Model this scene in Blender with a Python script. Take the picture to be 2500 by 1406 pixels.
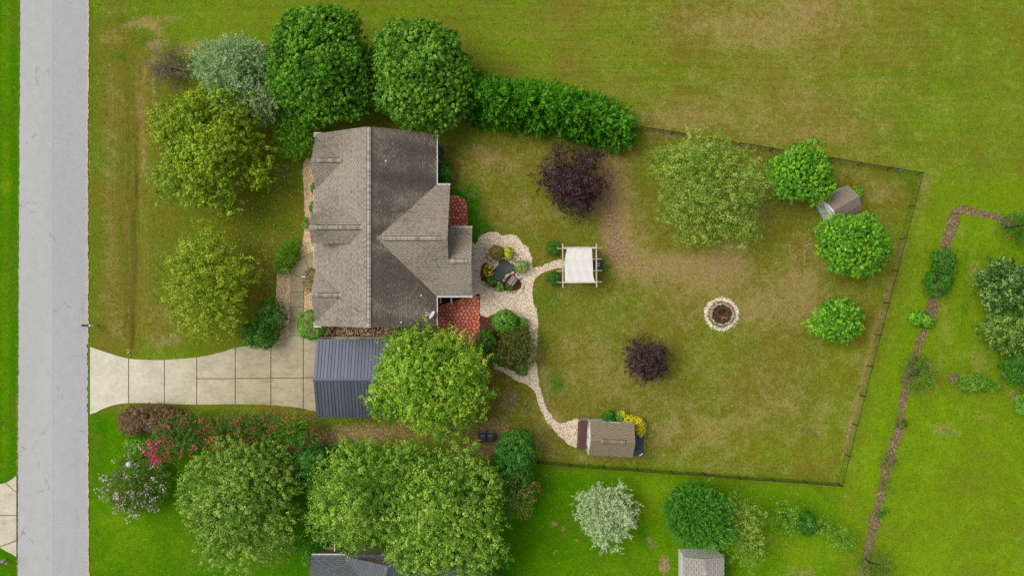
import bpy, bmesh, math, random
import numpy as np
from mathutils import Vector, Matrix, geometry, noise

C = bpy.context.scene
for o in list(bpy.data.objects):
    bpy.data.objects.remove(o)
R = math.radians
rnd = random.Random(7)
NP = np.random.default_rng(11)

# ------------------------------------------------------------------ camera, sky, sun, exposure
H = 72.0                      # camera height above the lawn, metres
S = 29.0                      # photograph pixels per metre on the lawn
cam = bpy.data.cameras.new('camera')
cam_ob = bpy.data.objects.new('camera', cam)
C.collection.objects.link(cam_ob)
cam_ob.location = (0, 0, H)
cam_ob.rotation_euler = (0, 0, 0)
cam.sensor_fit = 'HORIZONTAL'
cam.sensor_width = 36.0
cam.lens = 36.0 * (S * H) / 2500.0
cam.clip_end = 3000
C.camera = cam_ob

SUN_EL, SUN_AZ = 57.0, 288.0  # azimuth clockwise from +Y (north is up in the picture)
world = bpy.data.worlds.new('World')
C.world = world
world.use_nodes = True
wn, wl = world.node_tree.nodes, world.node_tree.links
sky = wn.new('ShaderNodeTexSky')
sky.sky_type = 'NISHITA'
sky.sun_disc = False
sky.sun_elevation = R(SUN_EL)
sky.sun_rotation = R(SUN_AZ)
sky.dust_density = 4.0
sky.air_density = 1.2
hs = wn.new('ShaderNodeHueSaturation')
hs.inputs['Saturation'].default_value = 0.30
wl.new(sky.outputs[0], hs.inputs['Color'])
wl.new(hs.outputs[0], wn['Background'].inputs[0])
wn['Background'].inputs[1].default_value = 0.115

sl = bpy.data.lights.new('sun', 'SUN')
sl.energy = 1.6
sl.angle = R(36)
sl.color = (1.0, 0.95, 0.86)
sun = bpy.data.objects.new('sun', sl)
C.collection.objects.link(sun)
sdir = Vector((math.sin(R(SUN_AZ)) * math.cos(R(SUN_EL)), math.cos(R(SUN_AZ)) * math.cos(R(SUN_EL)), math.sin(R(SUN_EL))))
sun.rotation_euler = sdir.to_track_quat('Z', 'Y').to_euler()
sun.location = sdir * 100

C.render.engine = 'CYCLES'
C.view_settings.view_transform = 'Standard'
C.view_settings.look = 'None'
C.view_settings.gamma = 1.0
C.view_settings.use_curve_mapping = False
C.view_settings.exposure = 0.45
C.cycles.max_bounces = 6
C.cycles.use_denoising = False

KF = .77
K = 1.5                       # light on an open level surface, so that a base colour = seen colour / K


def at(px, py, z=0.0):
    """picture pixel (2500 wide) of a point at height z -> place on the plot"""
    f = (H - z) / H / S
    return Vector(((px - 1250) * f, -(py - 703) * f, z))


def lin(c):
    return c / 12.92 if c <= 0.04045 else ((c + 0.055) / 1.055) ** 2.4


def rgb(r, g, b, k=K):
    return (min(lin(r / 255) / k, .85), min(lin(g / 255) / k, .85), min(lin(b / 255) / k, .85), 1.0)


# ------------------------------------------------------------------ materials
class NT:
    def __init__(self, name, rough=0.8, spec=0.3):
        self.m = bpy.data.materials.new(name)
        self.m.use_nodes = True
        self.n, self.l = self.m.node_tree.nodes, self.m.node_tree.links
        self.b = self.n['Principled BSDF']
        self.b.inputs['Roughness'].default_value = rough
        self.b.inputs['Specular IOR Level'].default_value = spec
        self._co = None

    def co(self):
        if not self._co:
            self._co = self.n.new('ShaderNodeTexCoord').outputs['Object']
        return self._co

    def link(self, a, b):
        self.l.new(a, b)

    def noise(self, scale, detail=4, rough=.55, stretch=None, rot=0, lo=.3, hi=.7, distort=0):
        v = self.co()
        if stretch or rot:
            mp = self.n.new('ShaderNodeMapping')
            mp.inputs['Scale'].default_value = stretch or (1, 1, 1)
            mp.inputs['Rotation'].default_value = (0, 0, rot)
            self.link(v, mp.inputs['Vector'])
            v = mp.outputs[0]
        t = self.n.new('ShaderNodeTexNoise')
        t.inputs['Scale'].default_value = scale
        t.inputs['Detail'].default_value = detail
        t.inputs['Roughness'].default_value = rough
        t.inputs['Distortion'].default_value = distort
        self.link(v, t.inputs['Vector'])
        return self.remap(t.outputs[0], lo, hi)

    def remap(self, v, lo, hi, a=0.0, b=1.0, smooth=False):
        m = self.n.new('ShaderNodeMapRange')
        if smooth:
            m.interpolation_type = 'SMOOTHSTEP'
        for i, x in ((1, lo), (2, hi), (3, a), (4, b)):
            m.inputs[i].default_value = x
        self.link(v, m.inputs[0])
        return m.outputs[0]

    def attr(self, name):
        a = self.n.new('ShaderNodeAttribute')
        a.attribute_name = name
        return a.outputs['Fac']

    def attr_col(self, name):
        a = self.n.new('ShaderNodeAttribute')
        a.attribute_name = name
        return a.outputs['Color']

    def math(self, op, a, b, clamp=False):
        m = self.n.new('ShaderNodeMath')
        m.operation = op
        m.use_clamp = clamp
        for i, x in ((0, a), (1, b)):
            if isinstance(x, (int, float)):
                m.inputs[i].default_value = x
            else:
                self.link(x, m.inputs[i])
        return m.outputs[0]

    def mix(self, f, a, b, mode='MIX'):
        m = self.n.new('ShaderNodeMix')
        m.data_type = 'RGBA'
        m.blend_type = mode
        for i, x in ((0, f), (6, a), (7, b)):
            if isinstance(x, (int, float, tuple)):
                m.inputs[i].default_value = x
            else:
                self.link(x, m.inputs[i])
        return m.outputs[2]

    def scale_col(self, col, v):
        m = self.n.new('ShaderNodeVectorMath')
        m.operation = 'SCALE'
        self.link(col, m.inputs[0]) if not isinstance(col, tuple) else None
        if isinstance(col, tuple):
            m.inputs[0].default_value = col[:3]
        if isinstance(v, (int, float)):
            m.inputs['Scale'].default_value = v
        else:
            self.link(v, m.inputs['Scale'])
        return m.outputs[0]

    def ramp(self, f, cols):
        r = self.n.new('ShaderNodeValToRGB')
        e = r.color_ramp.elements
        while len(e) < len(cols):
            e.new(0.5)
        for i, (p, c) in enumerate(cols):
            e[i].position = p
            e[i].color = c
        self.link(f, r.inputs[0])
        return r.outputs[0]

    def color(self, c):
        if isinstance(c, tuple):
            self.b.inputs['Base Color'].default_value = c
        else:
            self.link(c, self.b.inputs['Base Color'])
        return self

    def bump(self, h, strength=.4, dist=.02):
        b = self.n.new('ShaderNodeBump')
        b.inputs['Strength'].default_value = strength
        b.inputs['Distance'].default_value = dist
        self.link(h, b.inputs['Height'])
        self.link(b.outputs[0], self.b.inputs['Normal'])
        return self


def simple(name, c, rough=.7, spec=.3, var=.12, scale=6.0, metal=0.0):
    t = NT(name, rough, spec)
    n = t.noise(scale, 5)
    t.color(t.scale_col(c, t.remap(n, 0, 1, 1 - var, 1 + var)))
    t.b.inputs['Metallic'].default_value = metal
    return t.m


def tinted(name, cols, rough=.8, spec=.25, grain=0.0, gscale=30, transl=0.0):
    """colour from the per-face attribute 'tint' (0..1)"""
    t = NT(name, rough, spec)
    c = t.ramp(t.attr('tint'), cols)
    if grain:
        c = t.scale_col(c, t.remap(t.noise(gscale, 3), 0, 1, 1 - grain, 1 + grain))
    t.color(c)
    if transl:
        tr = t.n.new('ShaderNodeBsdfTranslucent')
        t.link(t.scale_col(c, 1.0), tr.inputs[0])
        mx = t.n.new('ShaderNodeMixShader')
        mx.inputs[0].default_value = transl
        t.link(t.b.outputs[0], mx.inputs[1])
        t.link(tr.outputs[0], mx.inputs[2])
        t.link(mx.outputs[0], t.n['Material Output'].inputs[0])
    return t.m


def foliage(name, dark, mid, light, rough=.5, spec=.35, extra=None):
    rgb = lambda *c: globals()['rgb'](*c, k=KF)
    cols = [(0.0, rgb(*dark)), (0.5, rgb(*mid)), (1.0, rgb(*light))]
    if extra:
        cols = [(0.0, rgb(*dark)), (0.45, rgb(*mid)), (0.93, rgb(*light)), (0.97, rgb(*extra))]
    return tinted(name, cols, rough, spec, transl=.26)


M = {}
M['white'] = simple('white_paint', rgb(232, 232, 228), .5, .4, .05)
M['beige'] = simple('beige_siding', rgb(186, 176, 150), .7, .3, .06)
M['trim_tan'] = simple('tan_trim', rgb(150, 138, 122), .7, .3, .1)
M['black'] = simple('black_plastic', rgb(26, 28, 28), .45, .4, .2)
M['blackmetal'] = simple('black_coated_metal', rgb(18, 22, 18), .5, .4, .1)
M['deck_dark'] = simple('dark_deck_wood', rgb(52, 42, 36), .8, .2, .25)
M['roof_deck'] = simple('roof_felt', rgb(84, 75, 66), .95, .1, .2, 3)
M['roof_deck_grey'] = simple('grey_roof_felt', rgb(52, 54, 58), .95, .1, .2, 3)
M['mortar'] = simple('dark_red_mortar', rgb(84, 40, 32), .95, .1, .3)
M['dirt'] = simple('dark_soil', rgb(92, 74, 48), .95, .1, .4, 4)
M['grey_metal'] = simple('grey_metal', rgb(140, 145, 150), .4, .5, .1)
M['slate_panel'] = simple('slate_grey_panel', rgb(62, 68, 80), .5, .4, .1)
M['timber'] = simple('weathered_timber', rgb(196, 182, 160), .8, .2, .2, 8)
M['timber_brown'] = simple('brown_timber', rgb(150, 122, 104), .8, .2, .3, 8)
M['deck_plank'] = simple('red_brown_deck_paint', rgb(104, 74, 68), .8, .2, .3, 9)
M['grey_plank'] = simple('grey_weathered_plank', rgb(128, 116, 98), .85, .2, .2, 9)
M['mint'] = simple('pale_green_paint', rgb(206, 218, 204, 1.2), .6, .3, .06)
M['cyan'] = simple('bright_blue_plastic', rgb(28, 150, 190), .4, .5, .1)
M['hose'] = simple('green_hose', rgb(16, 110, 76), .45, .4, .15)
M['bench'] = simple('pinkish_grey_slats', rgb(176, 160, 158), .7, .3, .1)
M['bark'] = simple('bark', rgb(86, 74, 60), .9, .1, .3, 8)
M['bark_grey'] = simple('grey_bark', rgb(134, 124, 104), .9, .1, .2, 8)
M['globe'] = simple('milk_glass', rgb(205, 212, 216), .2, .5, .03)
M['glass'] = simple('dark_window_glass', rgb(60, 70, 80), .1, .6, .1)
M['liner'] = simple('dark_pond_liner', rgb(30, 34, 32), .7, .3, .2)

t = NT('awning_cloth', .85, .15)
n = t.noise(3, 4, stretch=(1, .15, 1))
t.color(t.scale_col(rgb(236, 233, 226), t.remap(n, 0, 1, .95, 1.02)))
t.bump(n, .3, .02)
M['cloth'] = t.m

# lawn -----------------------------------------------------------------
t = NT('lawn', 1.0, .0)
nA = t.noise(.16, 3)
nB = t.noise(.75, 5, .6)
nC = t.noise(5.5, 4, .6)
nD = t.noise(17, 3, .65, lo=.25, hi=.75)
nE = t.noise(2.1, 5, .65)
nF = t.noise(.32, 4, .6, distort=1.2)
cen = lambda x, k: t.math('MULTIPLY', t.math('SUBTRACT', x, .5), k)
add = lambda *a: a[0] if len(a) == 1 else t.math('ADD', a[0], add(*a[1:]))
lush = t.math('MAXIMUM', add(t.attr('lush'), cen(nA, .35), cen(nF, .30), cen(nB, .36), cen(nC, .25)), 0.0, True)
col = t.mix(lush, rgb(129, 122, 40), rgb(72, 131, 4))
lime = t.math('MAXIMUM', add(t.attr('lime'), cen(nA, .4), cen(nF, .45), cen(nB, .3), cen(nC, .2)), 0.0, True)
lime = t.math('MULTIPLY', lime, t.remap(t.attr('lime'), 0, .15))
col = t.mix(lime, col, rgb(126, 160, 22))
deep = t.remap(add(t.attr('deep'), cen(nB, .5), cen(nE, .3)), .25, .9, smooth=True)
col = t.mix(deep, col, rgb(54, 116, 5))
dry = t.remap(add(t.attr('dry'), cen(nB, .45), cen(nF, .35), cen(nC, .36), cen(nE, .28)), .28, 1.15, smooth=True)
col = t.mix(t.math('MULTIPLY', dry, .85), col, rgb(172, 148, 94))
bare = t.remap(add(t.attr('bare'), cen(nE, .5), cen(nC, .35), cen(nB, .2)), .35, .85, smooth=True)
barec = t.mix(nC, rgb(140, 112, 76), rgb(186, 158, 120))
col = t.mix(bare, col, barec)
sn = t.noise(4.5, 4, .65, stretch=(1.0, .03, 1), lo=.40, hi=.70)
sns = t.math('MULTIPLY', sn, t.attr('streak_ns'), True)
col = t.mix(t.math('MULTIPLY', sns, .8), col, rgb(140, 112, 62))
sn2 = t.noise(6.5, 3, .6, stretch=(1.0, .025, 1), rot=.015, lo=.48, hi=.72)
sns2 = t.math('MULTIPLY', sn2, t.attr('streak_ns'), True)
col = t.mix(t.math('MULTIPLY', sns2, .75), col, rgb(164, 148, 84))
se = t.noise(3.0, 4, .62, stretch=(.035, 1.0, 1), rot=R(5), lo=.40, hi=.70)
ses = t.math('MULTIPLY', se, t.attr('streak_ew'), True)
col = t.mix(t.math('MULTIPLY', ses, .6), col, rgb(160, 142, 70))
rut = t.math('MULTIPLY', t.attr('rut'), t.remap(nC, 0, 1, .5, 1.2), True)
col = t.mix(rut, col, rgb(84, 58, 26))
val = add(t.remap(nD, 0, 1, .62, 1.28), cen(nC, .30), cen(nE, .24))
t.color(t.scale_col(col, val))
t.bump(add(nD, cen(nC, .8)), .55, .05)
M['lawn'] = t.m

# asphalt
t = NT('road_asphalt', .9, .2)
big = t.noise(.12, 3, stretch=(2.0, .25, 1))
mid = t.noise(1.3, 4)
fine = t.noise(16, 3, .7, lo=.25, hi=.75)
spk = t.noise(38, 2, .6)
sep = t.n.new('ShaderNodeSeparateXYZ')
t.link(t.co(), sep.inputs[0])
lane = t.remap(add(sep.outputs['X'], cen(mid, .15)), -.25, .05)
col = t.mix(lane, rgb(187, 188, 188), rgb(180, 181, 183))
col = t.scale_col(col, add(t.remap(fine, 0, 1, .84, 1.14), cen(big, .10), cen(mid, .08), cen(spk, .16)))
vor = t.n.new('ShaderNodeTexVoronoi')
vor.feature = 'DISTANCE_TO_EDGE'
vor.inputs['Scale'].default_value = .22
t.link(t.co(), vor.inputs['Vector'])
crack = t.remap(add(vor.outputs[0], cen(mid, .03)), 0.0, .0035, 1, 0)
crack = t.math('MULTIPLY', crack, t.remap(nz := t.noise(.4, 2), .45, .7), True)
col = t.mix(t.math('MULTIPLY', crack, .45), col, rgb(110, 108, 104))
seam = t.math('ABSOLUTE', add(sep.outputs['X'], cen(mid, .06)), 0)
seam = t.remap(seam, .0, .035, .35, 0)
col = t.mix(seam, col, rgb(140, 140, 138))
blot = t.noise(.35, 4, .6, stretch=(1.6, .5, 1), lo=.60, hi=.74)
col = t.mix(t.math('MULTIPLY', blot, .30), col, rgb(146, 146, 146))
t.color(col)
t.bump(fine, .4, .01)
M['asphalt'] = t.m

t = NT('road_edge_grit', .95, .1)
g = t.noise(12, 4, .7)
t.color(t.ramp(g, [(0, rgb(130, 126, 92)), (.5, rgb(198, 190, 160)), (1, rgb(222, 214, 188))]))
M['edge_grit'] = t.m

# concrete of drive and walk: object colour wear comes from noise in plot coordinates
def concrete(name, base, stain, k=1.0, bright_x=None):
    t = NT(name, .88, .2)
    geo = t.n.new('ShaderNodeNewGeometry')
    t._co = geo.outputs['Position']
    a = t.noise(.55, 5, .6)
    b = t.noise(3.5, 5, .65)
    f = t.noise(22, 3, .7)
    s = t.noise(1.6, 5, .65, stretch=(.5, 1.6, 1), lo=.5, hi=.72)
    col = t.mix(t.math('MULTIPLY', s, .75), base, stain)
    if bright_x:
        sp = t.n.new('ShaderNodeSeparateXYZ')
        t.link(geo.outputs['Position'], sp.inputs[0])
        w = t.remap(sp.outputs['X'], bright_x[0], bright_x[1])
        col = t.mix(t.math('MULTIPLY', w, .8), col, rgb(226, 220, 198))
    cen = lambda x, k: t.math('MULTIPLY', t.math('SUBTRACT', x, .5), k)
    v = t.math('ADD', t.math('ADD', t.remap(f, 0, 1, .93, 1.07), cen(a, .26)), cen(b, .2))
    col = t.scale_col(col, v)
    sp2 = t.noise(9, 2, .5, lo=.70, hi=.74)
    col = t.mix(t.math('MULTIPLY', sp2, .7), col, rgb(96, 82, 62))
    t.color(col)
    t.bump(f, .25, .006)
    return t.m


M['drive'] = concrete('driveway_concrete', rgb(192, 180, 150), rgb(150, 138, 108), bright_x=(-21.5, -33.0))
M['walk'] = concrete('walk_concrete', rgb(176, 164, 132), rgb(150, 138, 106))
M['drive2'] = concrete('neighbour_concrete', rgb(212, 204, 180), rgb(186, 176, 150))
M['joint'] = simple('joint_soil', rgb(116, 98, 66), .95, .1, .35, 5)

M['gravel_base'] = tinted('gravel', [(0, rgb(160, 128, 98)), (.25, rgb(238, 210, 182)), (1, rgb(255, 244, 226))], .85, .2)
t = NT('gravel_bed', .95, .1)
g = t.noise(14, 4, .7)
t.color(t.ramp(g, [(0, rgb(136, 112, 82)), (.4, rgb(212, 188, 158)), (1, rgb(250, 234, 210))]))
t.bump(g, .8, .04)
M['gravel_sheet'] = t.m
t = NT('tan_gravel_bed', .95, .1)
g = t.noise(11, 4, .7)
t.color(t.ramp(g, [(0, rgb(116, 84, 54)), (.4, rgb(206, 168, 122)), (1, rgb(244, 214, 172))]))
t.bump(g, .8, .04)
M['tan_sheet'] = t.m
M['tan_pebble'] = tinted('tan_pebbles', [(0, rgb(150, 114, 78)), (.3, rgb(226, 190, 146)), (1, rgb(252, 228, 192))], .85, .2)
t = NT('mulch_bed', .97, .05)
g = t.noise(11, 4, .7)
t.color(t.ramp(g, [(0, rgb(56, 34, 24)), (.5, rgb(104, 68, 50)), (1, rgb(146, 108, 84))]))
t.bump(g, .8, .05)
M['mulch_sheet'] = t.m
M['mulch_chip'] = tinted('mulch_chips', [(0, rgb(60, 36, 26)), (.5, rgb(112, 74, 54)), (1, rgb(160, 122, 96))], .95, .1)
t = NT('straw_mulch', .97, .05)
g = t.noise(9, 4, .7)
t.color(t.ramp(g, [(0, rgb(80, 64, 42)), (.45, rgb(136, 116, 82)), (1, rgb(180, 160, 122))]))
t.bump(g, .8, .05)
M['straw_sheet'] = t.m
M['straw_chip'] = tinted('bark_nuggets', [(0, rgb(74, 54, 38)), (.5, rgb(140, 118, 86)), (1, rgb(204, 186, 150))], .95, .1)
M['stone'] = tinted('garden_stone', [(0, rgb(150, 134, 112)), (.5, rgb(214, 200, 176)), (1, rgb(250, 244, 226))], .85, .2, .15, 9)
M['pit_stone'] = tinted('pit_stone', [(0, rgb(146, 138, 126)), (.5, rgb(186, 178, 166)), (1, rgb(218, 212, 202))], .85, .2, .18, 9)
t = NT('ash_bed', .97, .05)
g = t.noise(7, 5, .75)
t.color(t.ramp(g, [(0, rgb(34, 24, 18)), (.45, rgb(92, 62, 38)), (.8, rgb(140, 112, 78)), (1, rgb(160, 150, 140))]))
t.bump(g, .9, .08)
M['ash'] = t.m
M['charred'] = tinted('charred_wood', [(0, rgb(30, 22, 18)), (.6, rgb(92, 64, 42)), (1, rgb(170, 158, 146))], .95, .1)
M['paver'] = tinted('red_paver', [(0, rgb(172, 94, 74, .9)), (.5, rgb(194, 112, 90, .9)), (1, rgb(212, 136, 112, .9))], .85, .15, .14, 12)
M['shingle'] = tinted('brown_shingle', [(0, rgb(84, 73, 66)), (.35, rgb(122, 110, 100)), (.6, rgb(170, 159, 143)), (1, rgb(192, 181, 164))], .95, .12, .06, 26)
M['shingle_cap'] = tinted('ridge_cap_shingle', [(0, rgb(140, 130, 120)), (.5, rgb(172, 162, 150)), (1, rgb(196, 186, 174))], .95, .12, .06, 26)
M['shingle_tan'] = tinted('tan_shingle', [(0, rgb(132, 118, 96)), (.5, rgb(154, 140, 116)), (1, rgb(178, 164, 140))], .95, .12, .08, 26)
M['shingle_barn'] = tinted('umber_shingle', [(0, rgb(140, 122, 110)), (.5, rgb(158, 141, 128)), (1, rgb(172, 156, 143))], .95, .12, .1, 26)
M['shingle_grey'] = tinted('charcoal_shingle', [(0, rgb(84, 88, 94)), (.5, rgb(108, 112, 118)), (1, rgb(140, 144, 150))], .95, .15, .12, 26)
M['shingle_pale'] = tinted('pale_grey_shingle', [(0, rgb(150, 146, 136)), (.5, rgb(172, 168, 158)), (1, rgb(190, 186, 176))], .95, .12, .08, 26)
M['roof_metal'] = tinted('slate_blue_sheet_metal', [(0, rgb(104, 109, 124)), (1, rgb(118, 123, 138))], .42, .6)
bpy.data.materials['slate_blue_sheet_metal'].node_tree.nodes['Principled BSDF'].inputs['Metallic'].default_value = .6

t = NT('pond_water', .35, .2)
t._co = t.n.new('ShaderNodeTexCoord').outputs['Object']
wv = t.n.new('ShaderNodeTexWave')
wv.wave_type = 'RINGS'
wv.rings_direction = 'SPHERICAL'
wv.inputs['Scale'].default_value = 2.6
wv.inputs['Distortion'].default_value = 1.6
wv.inputs['Detail'].default_value = 1.0
t.link(t.co(), wv.inputs['Vector'])
pn = t.noise(2.0, 3)
c1 = t.mix(pn, rgb(48, 62, 56), rgb(66, 80, 72))
t.color(t.mix(t.math('MULTIPLY', wv.outputs['Fac'], .6), c1, rgb(104, 120, 108)))
t.bump(wv.outputs['Fac'], .35, .02)
M['water'] = t.m

# foliage
M['f_oak'] = foliage('deep_green_leaves', (34, 74, 4), (70, 124, 14), (118, 164, 50), spec=.2)
M['f_oak2'] = foliage('mid_green_leaves', (44, 84, 8), (80, 130, 22), (128, 168, 62), spec=.2)
M['f_maple'] = foliage('yellow_green_leaves', (82, 104, 6), (106, 138, 12), (152, 174, 38), extra=(184, 136, 40))
M['f_maple2'] = foliage('olive_yellow_leaves', (96, 110, 8), (116, 142, 18), (160, 174, 46), extra=(190, 150, 56))
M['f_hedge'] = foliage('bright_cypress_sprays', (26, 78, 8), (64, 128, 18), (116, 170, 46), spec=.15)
M['f_cedar'] = foliage('silver_blue_needles', (84, 112, 56), (134, 160, 104), (184, 204, 156), .7, .15)
M['f_pear'] = foliage('fresh_green_leaves', (44, 98, 6), (86, 144, 16), (140, 184, 48))
M['f_purple'] = foliage('plum_purple_leaves', (28, 13, 18), (54, 31, 36), (92, 64, 70))
M['f_willow'] = foliage('sage_green_leaves', (58, 98, 12), (104, 138, 36), (160, 180, 78))
M['f_willow2'] = foliage('olive_green_leaves', (58, 102, 10), (102, 144, 28), (166, 188, 78))
M['f_locust'] = foliage('lime_green_leaves', (64, 110, 10), (108, 150, 24), (162, 186, 60), extra=(196, 140, 60))
M['f_birch'] = foliage('soft_green_leaves', (70, 102, 16), (110, 140, 34), (164, 182, 84))
M['f_silver'] = foliage('silver_grey_leaves', (116, 140, 84), (166, 186, 134), (206, 218, 184), .7, .15)
M['f_dark'] = foliage('glossy_dark_leaves', (22, 66, 6), (46, 104, 16), (98, 148, 60), .5, .22)
M['f_box'] = foliage('boxwood_leaves', (44, 96, 6), (78, 136, 22), (124, 172, 60))
M['f_juniper'] = foliage('juniper_sprays', (52, 100, 8), (88, 138, 20), (124, 164, 44))
M['f_olive'] = foliage('dark_olive_leaves', (44, 56, 14), (84, 96, 32), (130, 138, 66))
M['f_moss'] = foliage('moss_green_leaves', (48, 82, 16), (88, 120, 32), (146, 168, 76))
M['f_gold'] = foliage('golden_leaves', (150, 138, 10), (204, 186, 24), (232, 214, 60))
M['f_hosta'] = foliage('chartreuse_leaves', (110, 140, 20), (168, 180, 40), (204, 206, 84))
M['f_brownshrub'] = foliage('rusty_brown_leaves', (66, 44, 30), (112, 82, 58), (152, 118, 90))
M['f_rust'] = foliage('bronze_green_leaves', (84, 74, 16), (122, 112, 30), (150, 138, 50))
M['f_crape'] = foliage('myrtle_leaves', (46, 78, 14), (84, 114, 34), (126, 148, 66))
M['f_vine'] = foliage('vine_leaves', (48, 98, 10), (84, 136, 26), (142, 180, 66))
M['f_mountain'] = foliage('dark_speckled_leaves', (26, 62, 10), (56, 100, 26), (138, 168, 88))
M['f_cypress2'] = foliage('cypress_green', (30, 84, 12), (66, 128, 26), (116, 166, 56))
M['b_red'] = tinted('coral_red_blossom', [(0, rgb(170, 60, 54)), (1, rgb(222, 110, 100))], .7, .2, transl=.2)
M['b_pink'] = tinted('hot_pink_blossom', [(0, rgb(196, 50, 92)), (1, rgb(236, 104, 140))], .7, .2, transl=.2)
M['b_white'] = tinted('pale_pink_blossom', [(0, rgb(222, 180, 196)), (1, rgb(248, 230, 234))], .7, .2, transl=.2)
M['b_yellow'] = tinted('yellow_leaf_fall', [(0, rgb(180, 130, 50)), (1, rgb(224, 206, 110))], .8, .2)
M['twig'] = simple('grey_twigs', rgb(140, 126, 104), .9, .1, .2, 8)


# ------------------------------------------------------------------ object helpers
def link(o, parent=None):
    C.collection.objects.link(o)
    if parent:
        o.parent = parent
    return o


def tag(o, label=None, cat=None, group=None, kind=None):
    if label:
        o['label'] = label
    if cat:
        o['category'] = cat
    if group:
        o['group'] = group
    if kind:
        o['kind'] = kind
    return o


def thing(name, label, cat, loc=(0, 0, 0), rot=0.0, group=None):
    o = bpy.data.objects.new(name, None)
    o.empty_display_size = .3
    link(o)
    o.location = loc
    o.rotation_euler = (0, 0, rot)
    return tag(o, label, cat, group)


class MB:
    """collects faces, one mesh out"""
    def __init__(self):
        self.v, self.f, self.t, self.mi = [], [], [], []

    def poly(self, pts, tint=.5, mi=0):
        i = len(self.v)
        self.v += [tuple(p) for p in pts]
        self.f.append(tuple(range(i, i + len(pts))))
        self.t.append(tint)
        self.mi.append(mi)

    def mesh(self, vs, fs, tint=.5, mi=0):
        i = len(self.v)
        self.v += [tuple(p) for p in vs]
        for f in fs:
            self.f.append(tuple(i + k for k in f))
            self.t.append(tint)
            self.mi.append(mi)

    def prism(self, bottom, top, tint=.5, mi=0):
        n = len(bottom)
        fs = [tuple(range(n - 1, -1, -1)), tuple(range(n, 2 * n))]
        fs += [(i, (i + 1) % n, n + (i + 1) % n, n + i) for i in range(n)]
        self.mesh(list(bottom) + list(top), fs, tint, mi)

    def extrude(self, pts2, z0, z1, tint=.5, mi=0):
        self.prism([(p[0], p[1], z0) for p in pts2], [(p[0], p[1], z1) for p in pts2], tint, mi)

    def box(self, c, d, rz=0.0, tint=.5, mi=0, rx=0.0, ry=0.0):
        m = Matrix.Translation(c) @ Matrix.Rotation(rz, 4, 'Z') @ Matrix.Rotation(ry, 4, 'Y') @ Matrix.Rotation(rx, 4, 'X')
        x, y, z = d[0] / 2, d[1] / 2, d[2] / 2
        vs = [m @ Vector(p) for p in ((-x, -y, -z), (x, -y, -z), (x, y, -z), (-x, y, -z), (-x, -y, z), (x, -y, z), (x, y, z), (-x, y, z))]
        self.mesh(vs, [(0, 3, 2, 1), (4, 5, 6, 7), (0, 1, 5, 4), (1, 2, 6, 5), (2, 3, 7, 6), (3, 0, 4, 7)], tint, mi)

    def beam(self, a, b, w, h=None, tint=.5, mi=0):
        a, b = Vector(a), Vector(b)
        d = b - a
        h = h or w
        up = Vector((0, 0, 1)) if abs(d.normalized().z) < .98 else Vector((1, 0, 0))
        s = d.cross(up).normalized() * w / 2
        u = s.cross(d).normalized() * h / 2
        vs = [a - s - u, a + s - u, a + s + u, a - s + u, b - s - u, b + s - u, b + s + u, b - s + u]
        self.mesh(vs, [(0, 1, 2, 3), (7, 6, 5, 4), (0, 4, 5, 1), (1, 5, 6, 2), (2, 6, 7, 3), (3, 7, 4, 0)], tint, mi)

    def tube(self, pts, rads, n=6, tint=.5, mi=0, cap=True):
        pts = [Vector(p) for p in pts]
        if isinstance(rads, (int, float)):
            rads = [rads] * len(pts)
        rings = []
        ref = Vector((.3, .5, .8)).normalized()
        vs, fs = [], []
        for i, p in enumerate(pts):
            d = (pts[min(i + 1, len(pts) - 1)] - pts[max(i - 1, 0)]).normalized()
            s = d.cross(ref)
            s = s.normalized() if s.length > 1e-4 else Vector((1, 0, 0))
            u = s.cross(d).normalized()
            for k in range(n):
                a = 2 * math.pi * k / n
                vs.append(p + (s * math.cos(a) + u * math.sin(a)) * rads[i])
        for i in range(len(pts) - 1):
            for k in range(n):
                fs.append((i * n + k, i * n + (k + 1) % n, (i + 1) * n + (k + 1) % n, (i + 1) * n + k))
        if cap:
            fs.append(tuple(range(n - 1, -1, -1)))
            fs.append(tuple((len(pts) - 1) * n + k for k in range(n)))
        self.mesh(vs, fs, tint, mi)

    def cyl(self, c, r, h, n=14, tint=.5, mi=0, r2=None):
        r2 = r if r2 is None else r2
        b = [(c[0] + r * math.cos(2 * math.pi * k / n), c[1] + r * math.sin(2 * math.pi * k / n), c[2]) for k in range(n)]
        tp = [(c[0] + r2 * math.cos(2 * math.pi * k / n), c[1] + r2 * math.sin(2 * math.pi * k / n), c[2] + h) for k in range(n)]
        self.prism(b, tp, tint, mi)

    def data(self, name, mats):
        me = bpy.data.meshes.new(name)
        me.from_pydata(self.v, [], self.f)
        for m in (mats if isinstance(mats, (list, tuple)) else [mats]):
            me.materials.append(m)
        a = me.attributes.new('tint', 'FLOAT', 'FACE')
        a.data.foreach_set('value', self.t)
        me.polygons.foreach_set('material_index', self.mi)
        me.update()
        return me

    def build(self, name, mats, parent=None, loc=None):
        o = bpy.data.objects.new(name, self.data(name, mats))
        link(o, parent)
        if loc is not None:
            o.location = loc
        return o


def poly_clip(poly, a, n):
    """keep the part of a convex polygon where (p-a).n <= 0; points are 2-D tuples"""
    out = []
    m = len(poly)
    for i in range(m):
        p, q = poly[i], poly[(i + 1) % m]
        dp = (p[0] - a[0]) * n[0] + (p[1] - a[1]) * n[1]
        dq = (q[0] - a[0]) * n[0] + (q[1] - a[1]) * n[1]
        if dp <= 0:
            out.append(p)
        if (dp < 0 < dq) or (dq < 0 < dp):
            s = dp / (dp - dq)
            out.append((p[0] + (q[0] - p[0]) * s, p[1] + (q[1] - p[1]) * s))
    return out


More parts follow.
